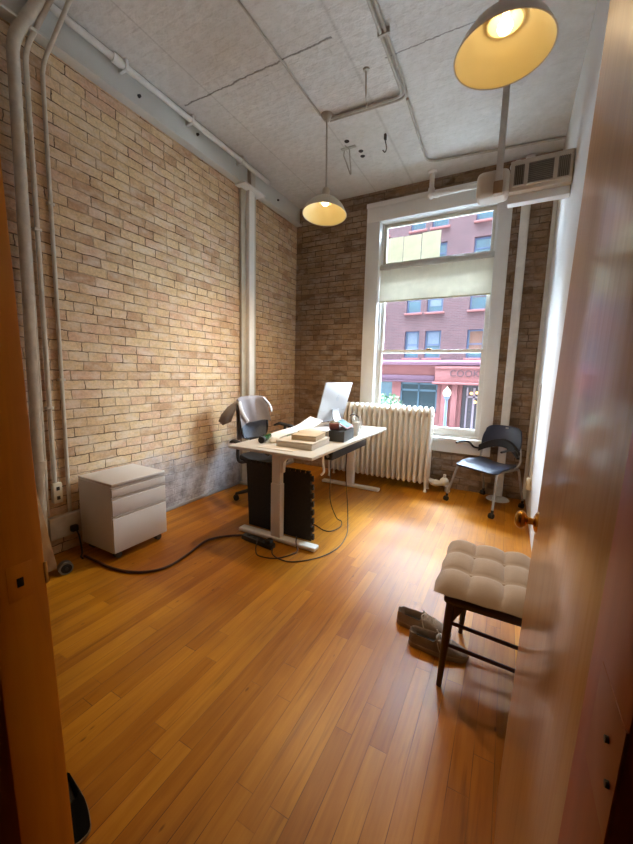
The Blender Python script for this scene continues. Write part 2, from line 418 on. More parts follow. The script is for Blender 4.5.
struct('baseboard_left', b, mat('grey_painted_strip', (160, 158, 158), 0.6, vary=0.1), 'thin grey strip at the foot of the brick wall', 'baseboard')

# beam over the party wall, and the steel column that carries it
bm_ = MB(); bm_.box((XL, YF, 3.505), (XL+0.045, YW, ZC), 0.004); bm_.box((XL, YF, 3.49), (XL+0.09, YW, 3.507), 0.004)
beam = struct('trim_1', bm_, mat('pale_painted_beam', (206, 206, 200), 0.5, vary=0.06, scale=2, bump=0.1, bscale=40), 'white painted beam along the top of the brick wall', 'beam')
for y, z in ((2.12, 3.60), (2.74, 3.655), (4.10, 3.62)):
    obj('bolt', MB().cyl((XL+0.045, y, z), (XL+0.065, y, z), 0.014, 0.010, 8), M_DARK, beam)
col = thing('column', 'white and beige steel column against the brick wall under the beam', 'column', (XL+0.05, 3.52, 0)); col['kind'] = 'structure'
obj('flange', MB().box((XL, 3.395, 0), (XL+0.035, 3.665, 3.48), 0.004), M_BEIGE, col)
obj('face', MB().box((XL+0.035, 3.475, 0), (XL+0.085, 3.575, 3.48), 0.005), mat('bright_white_column_paint', (244, 244, 240), 0.4, vary=0.03), col)
obj('cap_plate', MB().box((XL, 3.325, 3.470), (XL+0.15, 3.70, 3.488), 0.003), M_IRON, col)
obj('stub', MB().box((XL+0.045, 3.49, 3.488), (XL+0.10, 3.57, ZC), 0.004), M_BEIGE, col)
obj('foot', MB().box((XL, 3.36, 0), (XL+0.15, 3.69, 0.03), 0.005), M_BEIGE, col)

# pipes up the brick wall, bending out round the beam to the ceiling
def pipe(name, label, pts, r, m=M_PIPE, fil=0.08, cat='pipe', group=None, n=12):
    t = thing(name, label, cat, pts[0], 0, group)
    obj('tube', MB().tube(fillet(pts, fil), r, n), m, t)
    return t
p = pipe('riser_pipe', 'thick pale riser pipe on the brick wall beside the door frame', [(-2.84, 1.195, 0), (-2.84, 1.255, 3.38), (-2.78, 1.43, 3.74)], 0.033)
obj('coupling', MB().cyl((-2.84, 1.214, 0.69), (-2.84, 1.216, 0.75), 0.041, n=14), M_PIPE, p)
p = pipe('wall_conduit', 'thin pale conduit running down to the ivory outlet on the brick wall', [(-2.875, 1.315, 0.56), (-2.875, 1.335, 3.38), (-2.74, 1.46, 3.74)], 0.015, group='thin wall conduits')
for z, y in ((1.1, 1.319), (2.3, 1.327)): obj('strap', MB().box((-2.9, y-0.022, z), (-2.857, y+0.022, z+0.02), 0.003), M_PIPE, p)
p = pipe('wall_conduit', 'thin pale conduit nearest the filing cabinet, running down to the raceway', [(-2.88, 1.405, 0.31), (-2.88, 1.430, 3.36), (-2.66, 1.52, 3.74)], 0.013, group='thin wall conduits')
for z, y in ((1.3, 1.413), (2.5, 1.423)): obj('strap', MB().box((-2.9, y-0.02, z), (-2.864, y+0.02, z+0.02), 0.003), M_PIPE, p)
p = pipe('wall_conduit', 'thin pale conduit pressed between the riser pipe and the next conduit', [(-2.885, 1.262, 0.32), (-2.885, 1.295, 3.38), (-2.79, 1.44, 3.74)], 0.011, group='thin wall conduits')
p = pipe('beam_conduit', 'white conduit along the top of the white beam under the ceiling', [(-2.79, 1.10, 3.685), (-2.79, 3.80, 3.685)], 0.024, M_PIPEW)
for y in (1.95, 2.6, 3.3): obj('strap', MB().box((-2.86, y, 3.655), (-2.762, y+0.025, 3.73), 0.003), M_PIPEW, p)
obj('connector', MB().cyl((-2.79, 1.86, 3.685), (-2.79, 1.93, 3.685), 0.034, n=12), M_PIPEW, p)

# outlets
def outlet(name, label, lo, hi, axis, holes, group=None):
    t = thing(name, label, 'outlet', ((lo[0]+hi[0])/2, (lo[1]+hi[1])/2, lo[2]), 0, group)
    obj('plate', MB().box(lo, hi, 0.006), M_PLATE, t)
    for h in holes: obj('socket', h, M_DARK, t)
    return t
def hole_x(x, y, z): return MB().box((x-0.002, y-0.011, z-0.014), (x+0.004, y+0.011, z+0.014), 0.003)
outlet('wall_outlet', 'ivory outlet box on the brick wall above the raceway', (-2.9, 1.295, 0.405), (-2.855, 1.355, 0.555), 0, [hole_x(-2.855, 1.325, 0.445), hole_x(-2.855, 1.325, 0.515)])
t = thing('raceway_box', 'pale raceway box low on the brick wall beside the white cabinet', 'raceway', (-2.88, 1.42, 0.13))
obj('body', MB().box((-2.9, 1.25, 0.135), (-2.845, 1.54, 0.30), 0.006), M_PIPE, t)
t = thing('black_plug', 'black plug with a cord in the raceway beside the white cabinet', 'plug', (-2.84, 1.40, 0.17))
obj('body', MB().box((-2.845, 1.375, 0.165), (-2.80, 1.425, 0.215), 0.012), M_BLACKP, t)
obj('cord', MB().tube(smooth_path([(-2.805, 1.40, 0.185), (-2.77, 1.40, 0.15), (-2.755, 1.405, 0.06), (-2.74, 1.40, 0.008), (-2.70, 1.37, 0.008), (-2.655, 1.36, 0.008)]), 0.006, 8), M_BLACKP, t)
t = outlet('wall_outlet', 'white outlet plate on the brick wall beside the riser pipe, half behind the door frame', (-2.9, 1.10, 0.655), (-2.885, 1.17, 0.77), 0, [hole_x(-2.885, 1.135, 0.74)])
t = thing('power_adapter', 'round black power adapter plugged in beside the riser pipe', 'adapter', (-2.86, 1.14, 0.64))
obj('body', MB().box((-2.884, 1.115, 0.640), (-2.81, 1.170, 0.705), 0.02, seg=4), M_BLACKP, t)
t = outlet('wall_outlet', 'small white outlet box low on the white wall by the door knob', (XR-0.045, 4.02, 0.30), (XR, 4.10, 0.42), 0, [])
obj('raceway', MB().box((XR-0.018, 4.05, 0.42), (XR, 4.07, 1.35), 0.003), M_WHITEP, t)

# door frame
JM = Matrix.Translation((-0.778, 0, 0.62)) @ Matrix.Rotation(math.radians(-2.6), 4, 'Y') @ Matrix.Translation((0.778, 0, -0.62))
j = struct('trim_2', MB(JM).box((DX0-0.05, YH-0.012, -0.02), (-0.778, YF+0.006, DH), 0.004), M_JAMB, 'orange varnished door jamb with a latch hole', 'door jamb')
obj('strike_plate', MB(JM).box((-0.7785, 0.272, 0.955), (-0.7774, 0.314, 1.025), 0.0003), M_JAMB, j)
obj('latch_hole', MB(JM).box((-0.7785, 0.287, 0.980), (-0.7768, 0.298, 0.998), 0.0004), mat('painted_hole_shade', (22, 12, 6), 0.9), j)  # raised block; its near-black colour stands for the shade inside the hole
obj('strike_lip', MB(JM).box((-0.7795, 0.333, 0.965), (-0.7765, 0.3395, 1.01), 0.0015), mat('pale_lit_lip', (226, 176, 96), 0.35), j)  # pale colour stands in for light catching the metal lip
JR = Matrix.Translation((0.079, 0, 1.38)) @ Matrix.Rotation(math.radians(1.5), 4, 'Y') @ Matrix.Translation((-0.079, 0, -1.38))
j = struct('trim_3', MB(JR).box((0.079, 0.237, -0.02), (DX1+0.02, 0.327, DH), 0.004), M_JAMBR, 'red brown door jamb beside the hinges of the open door', 'door jamb')
pt = obj('hinge_patch', MB(JR).box((0.0786, 0.2375, 1.128), (0.081, 0.296, 1.205), 0.0004), mat('bare_patch', (160, 76, 14), 0.5, vary=0.15), j)
for y, z in ((0.2590, 1.178), (0.2460, 1.160)): obj('screw', MB(JR).cyl((0.0765, y, z), (0.0785, y, z), 0.0022, n=10), M_DARK, pt)
struct('trim_4', MB().box((DX0, YH-0.012, DH-0.06), (DX1, YF+0.006, DH), 0.004), M_JAMB, 'head of the door frame', 'door frame')

# the open door
HX, HY = 0.080, 0.336
ang = math.radians(-1.75); DW, DT = 0.865, 0.042
dm = Matrix.Translation((HX, HY, 1.1)) @ Matrix.Rotation(ang, 4, 'Z') @ Matrix.Rotation(math.radians(1.3), 4, 'Y') @ Matrix.Translation((0, 0, -1.1))
door = thing('door_1', 'tall varnished wood door standing open against the white wall', 'door', (HX, HY, 0), ang); door['kind'] = 'structure'
obj('slab', MB(dm).box((0.0, 0.0, 0.012), (DT, DW, 2.54), 0.003), M_DOOR, door)
for z in (0.25, 2.3):
    obj('hinge', MB(dm).cyl((0.000, -0.006, z), (0.000, -0.006, z+0.09), 0.006, n=10), mat('hinge_dark_bronze', (74, 40, 20), 0.5, 0.6), door)
kx = Matrix.Rotation(-PI/2, 4, 'Y')
kn = obj('knob', MB(dm).lathe([(0.0, 0.056), (0.013, 0.055), (0.0215, 0.050), (0.025, 0.043), (0.024, 0.036), (0.018, 0.029), (0.010, 0.024), (0.009, 0.012), (0.012, 0.007), (0.012, 0.0)], (0, DW-0.062, 1.0), kx, 28), M_BRASS, door)
obj('rosette', MB(dm).lathe([(0.0, 0.011), (0.014, 0.010), (0.026, 0.006), (0.031, 0.0), (0.0, 0.0)], (0, DW-0.062, 1.0), kx, 28), M_BRASS, kn)
obj('latch_plate', MB(dm).box((0.008, DW-0.001, 0.96), (0.034, DW+0.002, 1.04), 0.001), M_BRASS, door)

# ------------------------------------------------------------------ window
win = thing('window_1', 'tall white framed sash window over the radiator', 'window', ((OX0+OX1)/2, YW, OZ0)); win['kind'] = 'structure'
cs = MB()
cs.box((-1.816, YW-0.025, 0.60), (OX0+0.006, YW+0.002, 3.52), 0.004); cs.box((OX1-0.006, YW-0.025, 0.60), (-0.135, YW+0.002, 3.52), 0.004)
cs.box((-1.816, YW-0.027, OZ1-0.006), (-0.135, YW+0.002, 3.53), 0.004); cs.box((-1.825, YW-0.034, 3.53), (-0.125, YW+0.002, 3.59), 0.008)
obj('casing', cs, M_WHITE, win)
rv = MB()
rv.box((OX0-0.01, YW, OZ0), (OX0+0.010, YO, OZ1)); rv.box((OX1-0.010, YW, OZ0), (OX1+0.01, YO, OZ1)); rv.box((OX0, YW, OZ1-0.010), (OX1, YO, OZ1+0.01)); rv.box((OX0, YW+0.02, OZ0-0.01), (OX1, YO, OZ0+0.01))
rv.box((OX0+0.01, YW+0.075, OZ0+0.01), (OX0+0.03, YW+0.095, OZ1-0.01)); rv.box((OX1-0.03, YW+0.075, OZ0+0.01), (OX1-0.01, YW+0.095, OZ1-0.01))
obj('jamb_lining', rv, M_WHITE, win)
def sash(name, z0, z1, y, st, top, bot, m=M_WHITE):
    x0, x1 = OX0+0.012, OX1-0.012; s_ = MB()
    s_.box((x0, y, z0), (x0+st, y+0.038, z1), 0.004); s_.box((x1-st, y, z0), (x1, y+0.038, z1), 0.004)
    s_.box((x0+st, y, z1-top), (x1-st, y+0.038, z1), 0.004); s_.box((x0+st, y, z0), (x1-st, y+0.038, z0+bot), 0.004)
    f = obj(name, s_, m, win)
    obj('pane', MB().box((x0+st-0.005, y+0.018, z0+bot-0.005), (x1-st+0.005, y+0.022, z1-top+0.005)), M_GLASS, f)
    return f
YS = YW + 0.10
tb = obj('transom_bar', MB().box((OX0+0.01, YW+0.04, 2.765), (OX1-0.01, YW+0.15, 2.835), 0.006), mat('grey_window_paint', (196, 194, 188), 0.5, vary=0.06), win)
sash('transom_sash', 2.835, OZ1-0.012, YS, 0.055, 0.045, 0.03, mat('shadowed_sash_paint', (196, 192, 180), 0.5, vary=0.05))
sash('upper_sash', 1.70, 2.765, YS+0.04, 0.055, 0.05, 0.04)
lo_s = sash('lower_sash', OZ0+0.012, 1.742, YS, 0.055, 0.042, 0.085)
obj('sash_lock', MB().box((-0.98, YS-0.012, 1.735), (-0.92, YS+0.02, 1.752), 0.004), M_BRASS, lo_s)
obj('stool', MB().box((-1.86, YW-0.085, 0.60), (-0.09, YW+0.10, 0.655), 0.012), M_WHITE, win)
obj('apron', MB().box((-1.816, YW-0.03, 0.465), (-0.135, YW+0.002, 0.60), 0.006), M_WHITE, win)
# roller shade half way down, stretched below the transom bar
t = thing('roller_shade', 'cream roller shade pulled a little way down the window', 'window shade', ((OX0+OX1)/2, YW+0.035, 2.36))
obj('shade_cloth', MB().sheet(lambda u, v: (OX0+0.016+u*(OX1-OX0-0.032), YW+0.045+0.004*math.sin(PI*v), 2.775-v*0.405), 6, 6, 0.002), sheer('cream_shade_cloth', (236, 233, 222), 0.3), t)
obj('hem_bar', MB().box((OX0+0.016, YW+0.037, 2.355), (OX1-0.016, YW+0.052, 2.375), 0.004), mat('pale_hem', (206, 200, 176), 0.6), t)
obj('head_rail', MB().box((OX0+0.012, YW+0.022, 2.768), (OX1-0.012, YW+0.072, 2.815), 0.008), mat('grey_rail', (186, 184, 178), 0.5), t)
# paper sheets taped to the transom pane
pm = sheer('cream_paper', (238, 234, 218), 0.35)
for i, (x0, x1, z1, lb) in enumerate(((-1.566, -1.358, 3.172, 'cream paper sheet taped to the transom pane nearest the left window casing'), (-1.352, -1.128, 3.168, 'cream paper sheet taped between two others on the transom pane'), (-1.122, -0.895, 3.180, 'cream paper sheet taped to the middle of the transom pane'))):
    o = obj('paper_sheet', MB().sheet(lambda u, v, x0=x0, x1=x1, z1=z1: (x0+u*(x1-x0), YS+0.012-0.005*math.sin(PI*u), 2.867+v*(z1-2.867)), 5, 4, 0.0012), pm, base=((x0+x1)/2, YS+0.01, 2.867))
    tag(o, lb, 'paper', 'paper sheets taped to the transom pane')

# white vertical pipe cover between window and corner
t = thing('white_riser_pipe', 'square white riser pipe between the window casing and the corner', 'pipe', (-0.01, YW-0.05, 0))
obj('tube', MB().box((-0.053, YW-0.075, 0.0), (0.035, YW-0.002, 3.72), 0.014, seg=3), M_PIPEW, t)
obj('floor_flange', MB().lathe([(0.05, 0.02), (0.11, 0.014), (0.125, 0.0)], (-0.01, YW-0.13, 0), None, 24, True), M_PIPEW, t)
t = thing('corner_conduit', 'slim white conduit in the corner beside the white wall', 'pipe', (0.255, YW-0.015, 0))
obj('tube', MB().box((0.238, YW-0.03, 0.02), (XR, YW-0.001, 3.70), 0.006), M_PIPEW, t)

# sprinkler pipe over the window
t = thing('sprinkler_pipe', 'white pipe dropping from the ceiling and running over the window', 'pipe', (-0.985, 4.50, ZC))
obj('flange', MB().lathe([(0.0, 0.0), (0.055, 0.0), (0.05, -0.015), (0.028, -0.028), (0.0, -0.03)], (-0.985, 4.50, ZC), None, 24), M_PIPEW, t)
obj('tube', MB().tube(fillet([(-0.985, 4.50, ZC), (-0.985, 4.50, 3.475), (0.26, 4.50, 3.475)], 0.05), 0.027, 14), M_PIPEW, t)
el = MB(); el.cyl((-0.985, 4.50, 3.55), (-0.985, 4.50, 3.50), 0.036, n=14); el.cyl((-0.94, 4.50, 3.475), (-0.89, 4.50, 3.475), 0.036, n=14); el.sphere((-0.985, 4.50, 3.475), 0.037)
obj('elbow', el, M_PIPEW, t)

# hanging duct unit with louvred grilles
M_DUCT = mat('taupe_painted_duct', (198, 188, 174), 0.55, vary=0.07, scale=5)
t = thing('duct_unit', 'taupe duct unit with three louvred grilles hanging by the white wall', 'duct', (0.0, 3.45, 2.82))
obj('casing', MB().box((-0.135, 3.30, 2.825), (XR-0.004, 3.44, 3.045), 0.006), M_DUCT, t)
eb = MB().box((-0.365, 3.24, 2.80), (-0.135, 3.42, 2.995), 0.04, seg=4)
obj('end_box', eb, M_DUCT, t)
def grille(x0, x1, vert):
    z0, z1, y = 2.862, 3.005, 3.30
    g = obj('grille', MB().box((x0, y-0.004, z0), (x1, y+0.002, z1)), mat('grille_recess', (84, 78, 70), 0.8), t)
    s_ = MB(); n = max(3, int((x1-x0)/0.011)) if vert else 11
    for k in range(n):
        if vert:
            x = x0 + (k+0.5)*(x1-x0)/n; s_.box((x-0.0025, y-0.012, z0), (x+0.0025, y-0.003, z1))
        else:
            z = z0 + (k+0.5)*(z1-z0)/n; s_.box((x0, y-0.012, z-0.002), (x1, y-0.003, z+0.004))
    obj('louvre', s_, mat('grille_blade', (128, 120, 108), 0.5), g)
    fr = MB(); e = 0.010
    fr.box((x0-e, y-0.014, z0-e), (x0, y, z1+e)); fr.box((x1, y-0.014, z0-e), (x1+e, y, z1+e)); fr.box((x0, y-0.014, z1), (x1, y, z1+e)); fr.box((x0, y-0.014, z0-e), (x1, y, z0))
    obj('grille_frame', fr, M_DUCT, g)
grille(-0.105, -0.04, True); grille(-0.012, 0.148, False); grille(0.176, 0.248, True)
obj('base_board', MB().box((-0.14, 3.36, 2.765), (XR-0.004, 3.44, 2.825), 0.004), M_WHITE, t)
obj('hanger_cap', MB().sphere((-0.09, 3.40, 3.05), 0.055, (1, 1, 0.7)), M_PIPEW, t)
t = thing('hanger_bar', 'grey bar dropping from the ceiling to the end of the duct unit', 'hanger', (-0.205, 3.20, ZC))
obj('bar', MB().box((-0.228, 3.19, 2.80), (-0.182, 3.222, ZC), 0.005), mat('grey_strut', (188, 186, 182), 0.5), t)
obj('junction_box', MB().box((-0.238, 3.175, 2.685+0.10), (-0.172, 3.235, 2.775+0.10), 0.008), mat('brown_box', (132, 104, 76), 0.6), t)

# ceiling conduits, hangers and old hardware
CZ = ZC - 0.022
M_COND = mat('dusty_conduit', (172, 166, 154), 0.5, vary=0.12, scale=14)
t = thing('ceiling_conduit', 'pair of pale conduits running over the ceiling to the far pendant lamp', 'conduit', (-0.98, 3.2, ZC))
obj('tube', MB().tube(fillet([(-0.955, 0.6, CZ), (-0.985, 3.215, CZ), (-1.66, 3.185, CZ)], 0.09), 0.013, 10), M_COND, t)
obj('tube', MB().tube(fillet([(-0.925, 0.6, CZ), (-0.950, 3.250, CZ), (-1.66, 3.212, CZ)], 0.10), 0.011, 10), M_COND, t)
for y in (1.6, 2.6): obj('strap', MB().box((-1.0, y, CZ-0.016), (-0.915, y+0.02, ZC), 0.003), M_COND, t)
pipe('ceiling_conduit', 'thin conduit bending across the ceiling towards the duct unit', [(-0.965, 3.27, CZ+0.004), (-1.00, 4.26, CZ+0.004), (XR-0.002, 4.42, CZ+0.004)], 0.012, M_COND, 0.12, 'conduit')
pipe('ceiling_conduit', 'grey conduit leading over the ceiling to the plate of the far lamp', [(-1.705, 0.6, CZ+0.008), (-1.715, 3.12, CZ+0.008)], 0.008, M_COND, 0.02, 'conduit')
t = thing('hanger_rod', 'short bent rod hanging from the ceiling near the conduit elbow', 'hanger', (-1.18, 2.88, ZC))
obj('rod', MB().tube(fillet([(-1.178, 2.86, ZC), (-1.20, 2.93, 3.60), (-1.285, 3.165, CZ-0.02), (-1.30, 3.19, CZ-0.01)], 0.04), 0.007, 8), M_COND, t)
obj('plate', MB().lathe([(0.0, -0.012), (0.022, -0.010), (0.026, 0.0)], (-1.178, 2.86, ZC), None, 16, True), M_COND, t)
for x, y, lb in ((-1.655, 3.58, 'largest dark hole in the ceiling beyond the far lamp plate'), (-1.585, 3.79, 'upper of two small dark ceiling holes near the window'), (-1.60, 3.88, 'lower of two small dark ceiling holes near the window')):
    o = obj('ceiling_hole', MB().lathe([(0.0, -0.004), (0.022, -0.004), (0.026, 0.0)], (x, y, ZC), None, 16, True), mat('painted_hole_shade', (22, 12, 6), 0.9), base=(x, y, ZC))  # nothing is cut; a dark disc paints the shade of the hole
    tag(o, lb, 'hole', 'holes in the ceiling')
t = thing('ceiling_bracket', 'dangling bent metal bracket on the ceiling beside the dark holes', 'bracket', (-1.70, 3.68, ZC))
obj('arm', MB().tube([(-1.735, 3.70, ZC), (-1.74, 3.70, ZC-0.05), (-1.70, 3.80, ZC-0.20)], 0.007, 8), M_COND, t)
obj('arm', MB().tube([(-1.70, 3.63, ZC), (-1.66, 3.66, ZC-0.03), (-1.695, 3.80, ZC-0.19)], 0.006, 8), M_COND, t)
obj('plate', MB().box((-1.76, 3.66, ZC-0.008), (-1.60, 3.70, ZC), 0.002), M_COND, t)
t = thing('ceiling_hook', 'small dark hook on the ceiling between the conduit and window', 'hook', (-1.27, 3.66, ZC))
obj('clip', MB().box((-1.285, 3.63, ZC-0.05), (-1.262, 3.66, ZC), 0.004), M_DARK, t)
obj('hook_wire', MB().tube(smooth_path([(-1.275, 3.65, ZC-0.05), (-1.272, 3.69, ZC-0.10), (-1.29, 3.70, ZC-0.13), (-1.31, 3.69, ZC-0.11)]), 0.005, 8), M_DARK, t)

# ------------------------------------------------------------------ pendant lamps
M_SHADE = mat('cream_enamel_outside', (196, 186, 166), 0.35, vary=0.05, scale=4)
M_LINING = mat('cream_enamel_lining', (238, 220, 160), 0.45, vary=0.03, scale=4)
M_BULB = emit('warm_bulb', (255, 226, 178), BULB)
def pendant(x, y, zr, label, energy, tilt=(0, 0), cone=146):
    t = thing('pendant_lamp', label, 'lamp', (x, y, zr), 0, 'dome pendant lamps')
    obj('canopy', MB().lathe([(0.0, -0.05), (0.02, -0.05), (0.032, -0.036), (0.05, -0.012), (0.058, 0.0)], (x, y, ZC), None, 24), M_COND, t)
    R = Euler((tilt[0], tilt[1], 0)).to_matrix().to_4x4() @ Matrix.Diagonal((1, 1, 0.76, 1))
    top = Vector((x, y, zr)) + R @ Vector((0, 0, 0.30))
    obj('stem', MB().cyl(top, (x, y, ZC-0.03), 0.008, n=12), M_COND, t)
    c = (x, y, zr)
    obj('socket_cap', MB().lathe([(0.012, 0.325), (0.026, 0.315), (0.034, 0.29), (0.036, 0.215), (0.046, 0.195)], c, R, 24), M_SHADE, t)
    sh = obj('shade', MB().lathe([(0.045, 0.208), (0.062, 0.196), (0.085, 0.182), (0.118, 0.160), (0.152, 0.122), (0.180, 0.075), (0.198, 0.032), (0.206, 0.004), (0.210, 0.0), (0.206, -0.004), (0.203, 0.0)], c, R, 48), M_SHADE, t)
    obj('lining', MB().lathe([(0.203, 0.002), (0.194, 0.032), (0.176, 0.073), (0.148, 0.118), (0.114, 0.154), (0.082, 0.175), (0.078, 0.178), (0.078, 0.160), (0.070, 0.160), (0.052, 0.186), (0.030, 0.200)], c, R, 48), M_LINING, sh)
    obj('bulb', MB().lathe([(0.0, 0.108), (0.014, 0.110), (0.026, 0.119), (0.032, 0.136), (0.029, 0.155), (0.019, 0.176), (0.014, 0.195), (0.013, 0.235)], c, R, 24), M_BULB, t)
    L = bpy.data.lights.new('lamp_light', 'SPOT'); L.energy = energy; L.color = (1.0, 0.72, 0.42); L.spot_size = math.radians(cone); L.spot_blend = 1.0; L.shadow_soft_size = 0.05
    lo = bpy.data.objects.new('lamp_light', L); COL.objects.link(lo); lo.parent = t; lo.location = (0, 0, -0.012)
    return t
pendant(-1.670, 3.165, 2.885, 'cream dome pendant lamp hanging near the window wall and brick corner', LAMP_FAR, (math.radians(-6), 0))
pendant(-0.155, 1.98, 2.852, 'cream dome pendant lamp high beside the open door', LAMP_NEAR, (0, 0), 118)

# ------------------------------------------------------------------ radiator
M_RAD = mat('old_white_radiator_paint', (222, 214, 200), 0.45, vary=0.06, scale=5, bump=0.12, bscale=60)
rad = thing('radiator', 'tall white cast iron radiator under the window', 'radiator', (-1.45, 4.42, 0))
def section_mb(x, foot):
    s_ = MB(); w = 0.0245
    for y in (4.335, 4.405, 4.475):
        rings = []
        for z, k in ((0.105, 0.75), (0.14, 1.0), (0.90, 1.0), (0.945, 0.9)):
            rings.append([(x + w*k*math.cos(2*PI*q/10), y + 0.030*k*math.sin(2*PI*q/10), z) for q in range(10)])
        s_.loft(rings)
    # rounded head and foot of the section
    for z0, z1, z2 in ((0.925, 0.99, 1.035), (0.165, 0.12, 0.085)):
        def rr(a, bb, z): return [(x + a*math.cos(2*PI*q/16), 4.405 + bb*math.copysign(abs(math.sin(2*PI*q/16))**0.7, math.sin(2*PI*q/16)), z) for q in range(16)]
        r_ = [rr(0.022, 0.098, z0), rr(0.030, 0.102, (z0+z1)/2), rr(0.028, 0.098, z1), rr(0.022, 0.084, (z1+z2)/2), rr(0.010, 0.06, z2)]
        s_.loft(r_ if z2 > z0 else list(reversed(r_)))
    s_.cyl((x-0.034, 4.405, 0.945), (x+0.034, 4.405, 0.945), 0.036, n=14); s_.cyl((x-0.034, 4.405, 0.135), (x+0.034, 4.405, 0.135), 0.036, n=14)
    if foot:
        for y in (4.33, 4.48): s_.tube([(x, y, 0.12), (x, y, 0.03), (x, y, 0.0)], [0.022, 0.014, 0.022], 10)
    return s_
NSEC = 20; PITCH = 0.0685; RX1 = -0.80
mid = obj('section', section_mb(RX1 - PITCH, False), M_RAD, rad)
obj('section', section_mb(RX1, True), M_RAD, rad)
for k in range(2, NSEC):
    if k == NSEC - 1: obj('section', section_mb(RX1 - PITCH*k, True), M_RAD, rad)
    else:
        c_ = mid.copy(); COL.objects.link(c_); c_.parent = rad; c_.location.x = mid.location.x - PITCH*(k-1)
v = MB(); v.tube(fillet([(RX1+0.03, 4.405, 0.135), (-0.66, 4.42, 0.105), (-0.565, 4.50, 0.12), (-0.565, 4.50, 0.0)], 0.05), 0.032, 14)
v.sphere((-0.70, 4.42, 0.11), 0.046, (1.5, 1, 0.9)); v.sphere((-0.60, 4.455, 0.13), 0.055, (1, 1, 1)); v.cyl((-0.60, 4.455, 0.16), (-0.60, 4.455, 0.22), 0.018, n=12)
obj('valve_pipe', v, M_PIPEW, rad, label='lumpy white wrapped valve pipe')

# ------------------------------------------------------------------ standing desk
M_TOP = mat('white_desk_laminate', (212, 207, 197), 0.35, vary=0.03, scale=3)
M_LEG = mat('white_desk_steel', (224, 220, 212), 0.4, vary=0.03, scale=4)
desk = thing('standing_desk', 'long white standing desk with T shaped steel legs', 'desk', (-1.6, 3.2, 0))
DZ = 0.782
obj('desktop', MB().box((-2.055, 2.25, DZ-0.026), (-1.238, 4.08, DZ), 0.005), M_TOP, desk)
fr = MB(); fr.box((-1.70, 2.40, DZ-0.07), (-1.64, 3.98, DZ-0.026), 0.004); fr.box((-1.58, 2.40, DZ-0.07), (-1.52, 3.98, DZ-0.026), 0.004)
fr.box((-1.90, 2.42, DZ-0.065), (-1.32, 2.50, DZ-0.026), 0.004); fr.box((-1.90, 3.92, DZ-0.065), (-1.32, 4.0, DZ-0.026), 0.004)
obj('frame', fr, M_LEG, desk)
def desk_leg(y, xc):
    l = MB(); l.box((xc-0.048, y-0.03, 0.035), (xc+0.048, y+0.03, 0.50), 0.006); l.box((xc-0.042, y-0.025, 0.45), (xc+0.042, y+0.025, DZ-0.026), 0.006)
    o = obj('leg', l, M_LEG, desk)
    obj('foot', MB().box((xc-0.385, y-0.04, 0.006), (xc+0.38, y+0.04, 0.04), 0.010, seg=3), M_LEG, o)
    return o
n_leg = desk_leg(2.355, -1.615); desk_leg(4.03, -1.66)
gb = MB(); gb.prism([(0.0, 0.0), (0.0, -0.16), (0.012, -0.16), (0.02, -0.07), (0.05, -0.035), (0.11, -0.02), (0.11, 0.0)], -0.02, 0.02, Matrix.Translation((-1.567, 2.355, DZ-0.028)) @ Matrix(((1,0,0,0),(0,0,1,0),(0,1,0,0),(0,0,0,1))))
obj('bracket', gb, M_LEG, n_leg)
obj('crank_handle', MB().tube(fillet([(-1.30, 2.55, DZ-0.03), (-1.30, 2.55, 0.68), (-1.275, 2.53, 0.60), (-1.30, 2.52, 0.575)], 0.02), 0.010, 10), M_LEG, desk)
tr = obj('cable_tray', MB().box((-1.33, 2.62, 0.682), (-1.245, 3.42, DZ-0.027), 0.008), M_BLACKP, desk)
obj('socket', MB().cyl((-1.29, 2.615, 0.715), (-1.29, 2.622, 0.715), 0.014, n=14), M_STEEL, tr)

# puzzle-edged foam tiles leaning behind the near desk leg
M_FOAM = mat('black_foam', (40, 36, 33), 0.9, vary=0.2, scale=60, bump=0.35, bscale=260)
def foam_tile(w, h, top_t, right_t, left_t):
    """outline with jigsaw tabs along the chosen edges"""
    pts = []
    def edge(a, b, teeth):
        a = Vector((a[0], a[1])); b = Vector((b[0], b[1])); d = (b-a); L = d.length; d = d/L; nrm = Vector((d.y, -d.x))
        pts.append(tuple(a))
        if not teeth: return
        p_ = L/teeth
        for k in range(teeth):
            s0 = a + d*(p_*k + p_*0.28); s1 = a + d*(p_*k + p_*0.72)
            for q, o_ in ((s0, 0), (s0 - d*p_*0.10, 0.022), (s1 + d*p_*0.10, 0.022), (s1, 0)): pts.append(tuple(q + nrm*o_))
    edge((-w/2, 0), (w/2, 0), 0); edge((w/2, 0), (w/2, h), right_t); edge((w/2, h), (-w/2, h), top_t); edge((-w/2, h), (-w/2, 0), left_t)
    return pts
for xc, w, h, rt, lt, lb in ((-1.845, 0.31, 0.60, 0, 0, 'black puzzle edged foam tile behind the desk leg, on the brick wall side'), (-1.495, 0.295, 0.585, 8, 0, 'black puzzle edged foam tile behind the desk leg, on the cable side')):
    t = thing('foam_tile', lb, 'foam tile', (xc, 2.47, 0.012), 0, 'foam tiles leaning behind the desk leg')
    t.rotation_euler = (math.radians(3.5), 0, 0)
    M_ = Matrix(((1,0,0,0),(0,0,1,0),(0,1,0,0),(0,0,0,1)))
    fm = MB(); fm.prism(foam_tile(w, h, 6, rt, lt), -0.008, 0.008, M_)
    obj('sheet', fm, M_FOAM, t, local=True)
    f2 = MB(); f2.prism(foam_tile(w*0.97, h*0.99, 6, rt, lt), 0.010, 0.024, M_)
    obj('backing_sheet', f2, M_FOAM, t, local=True)

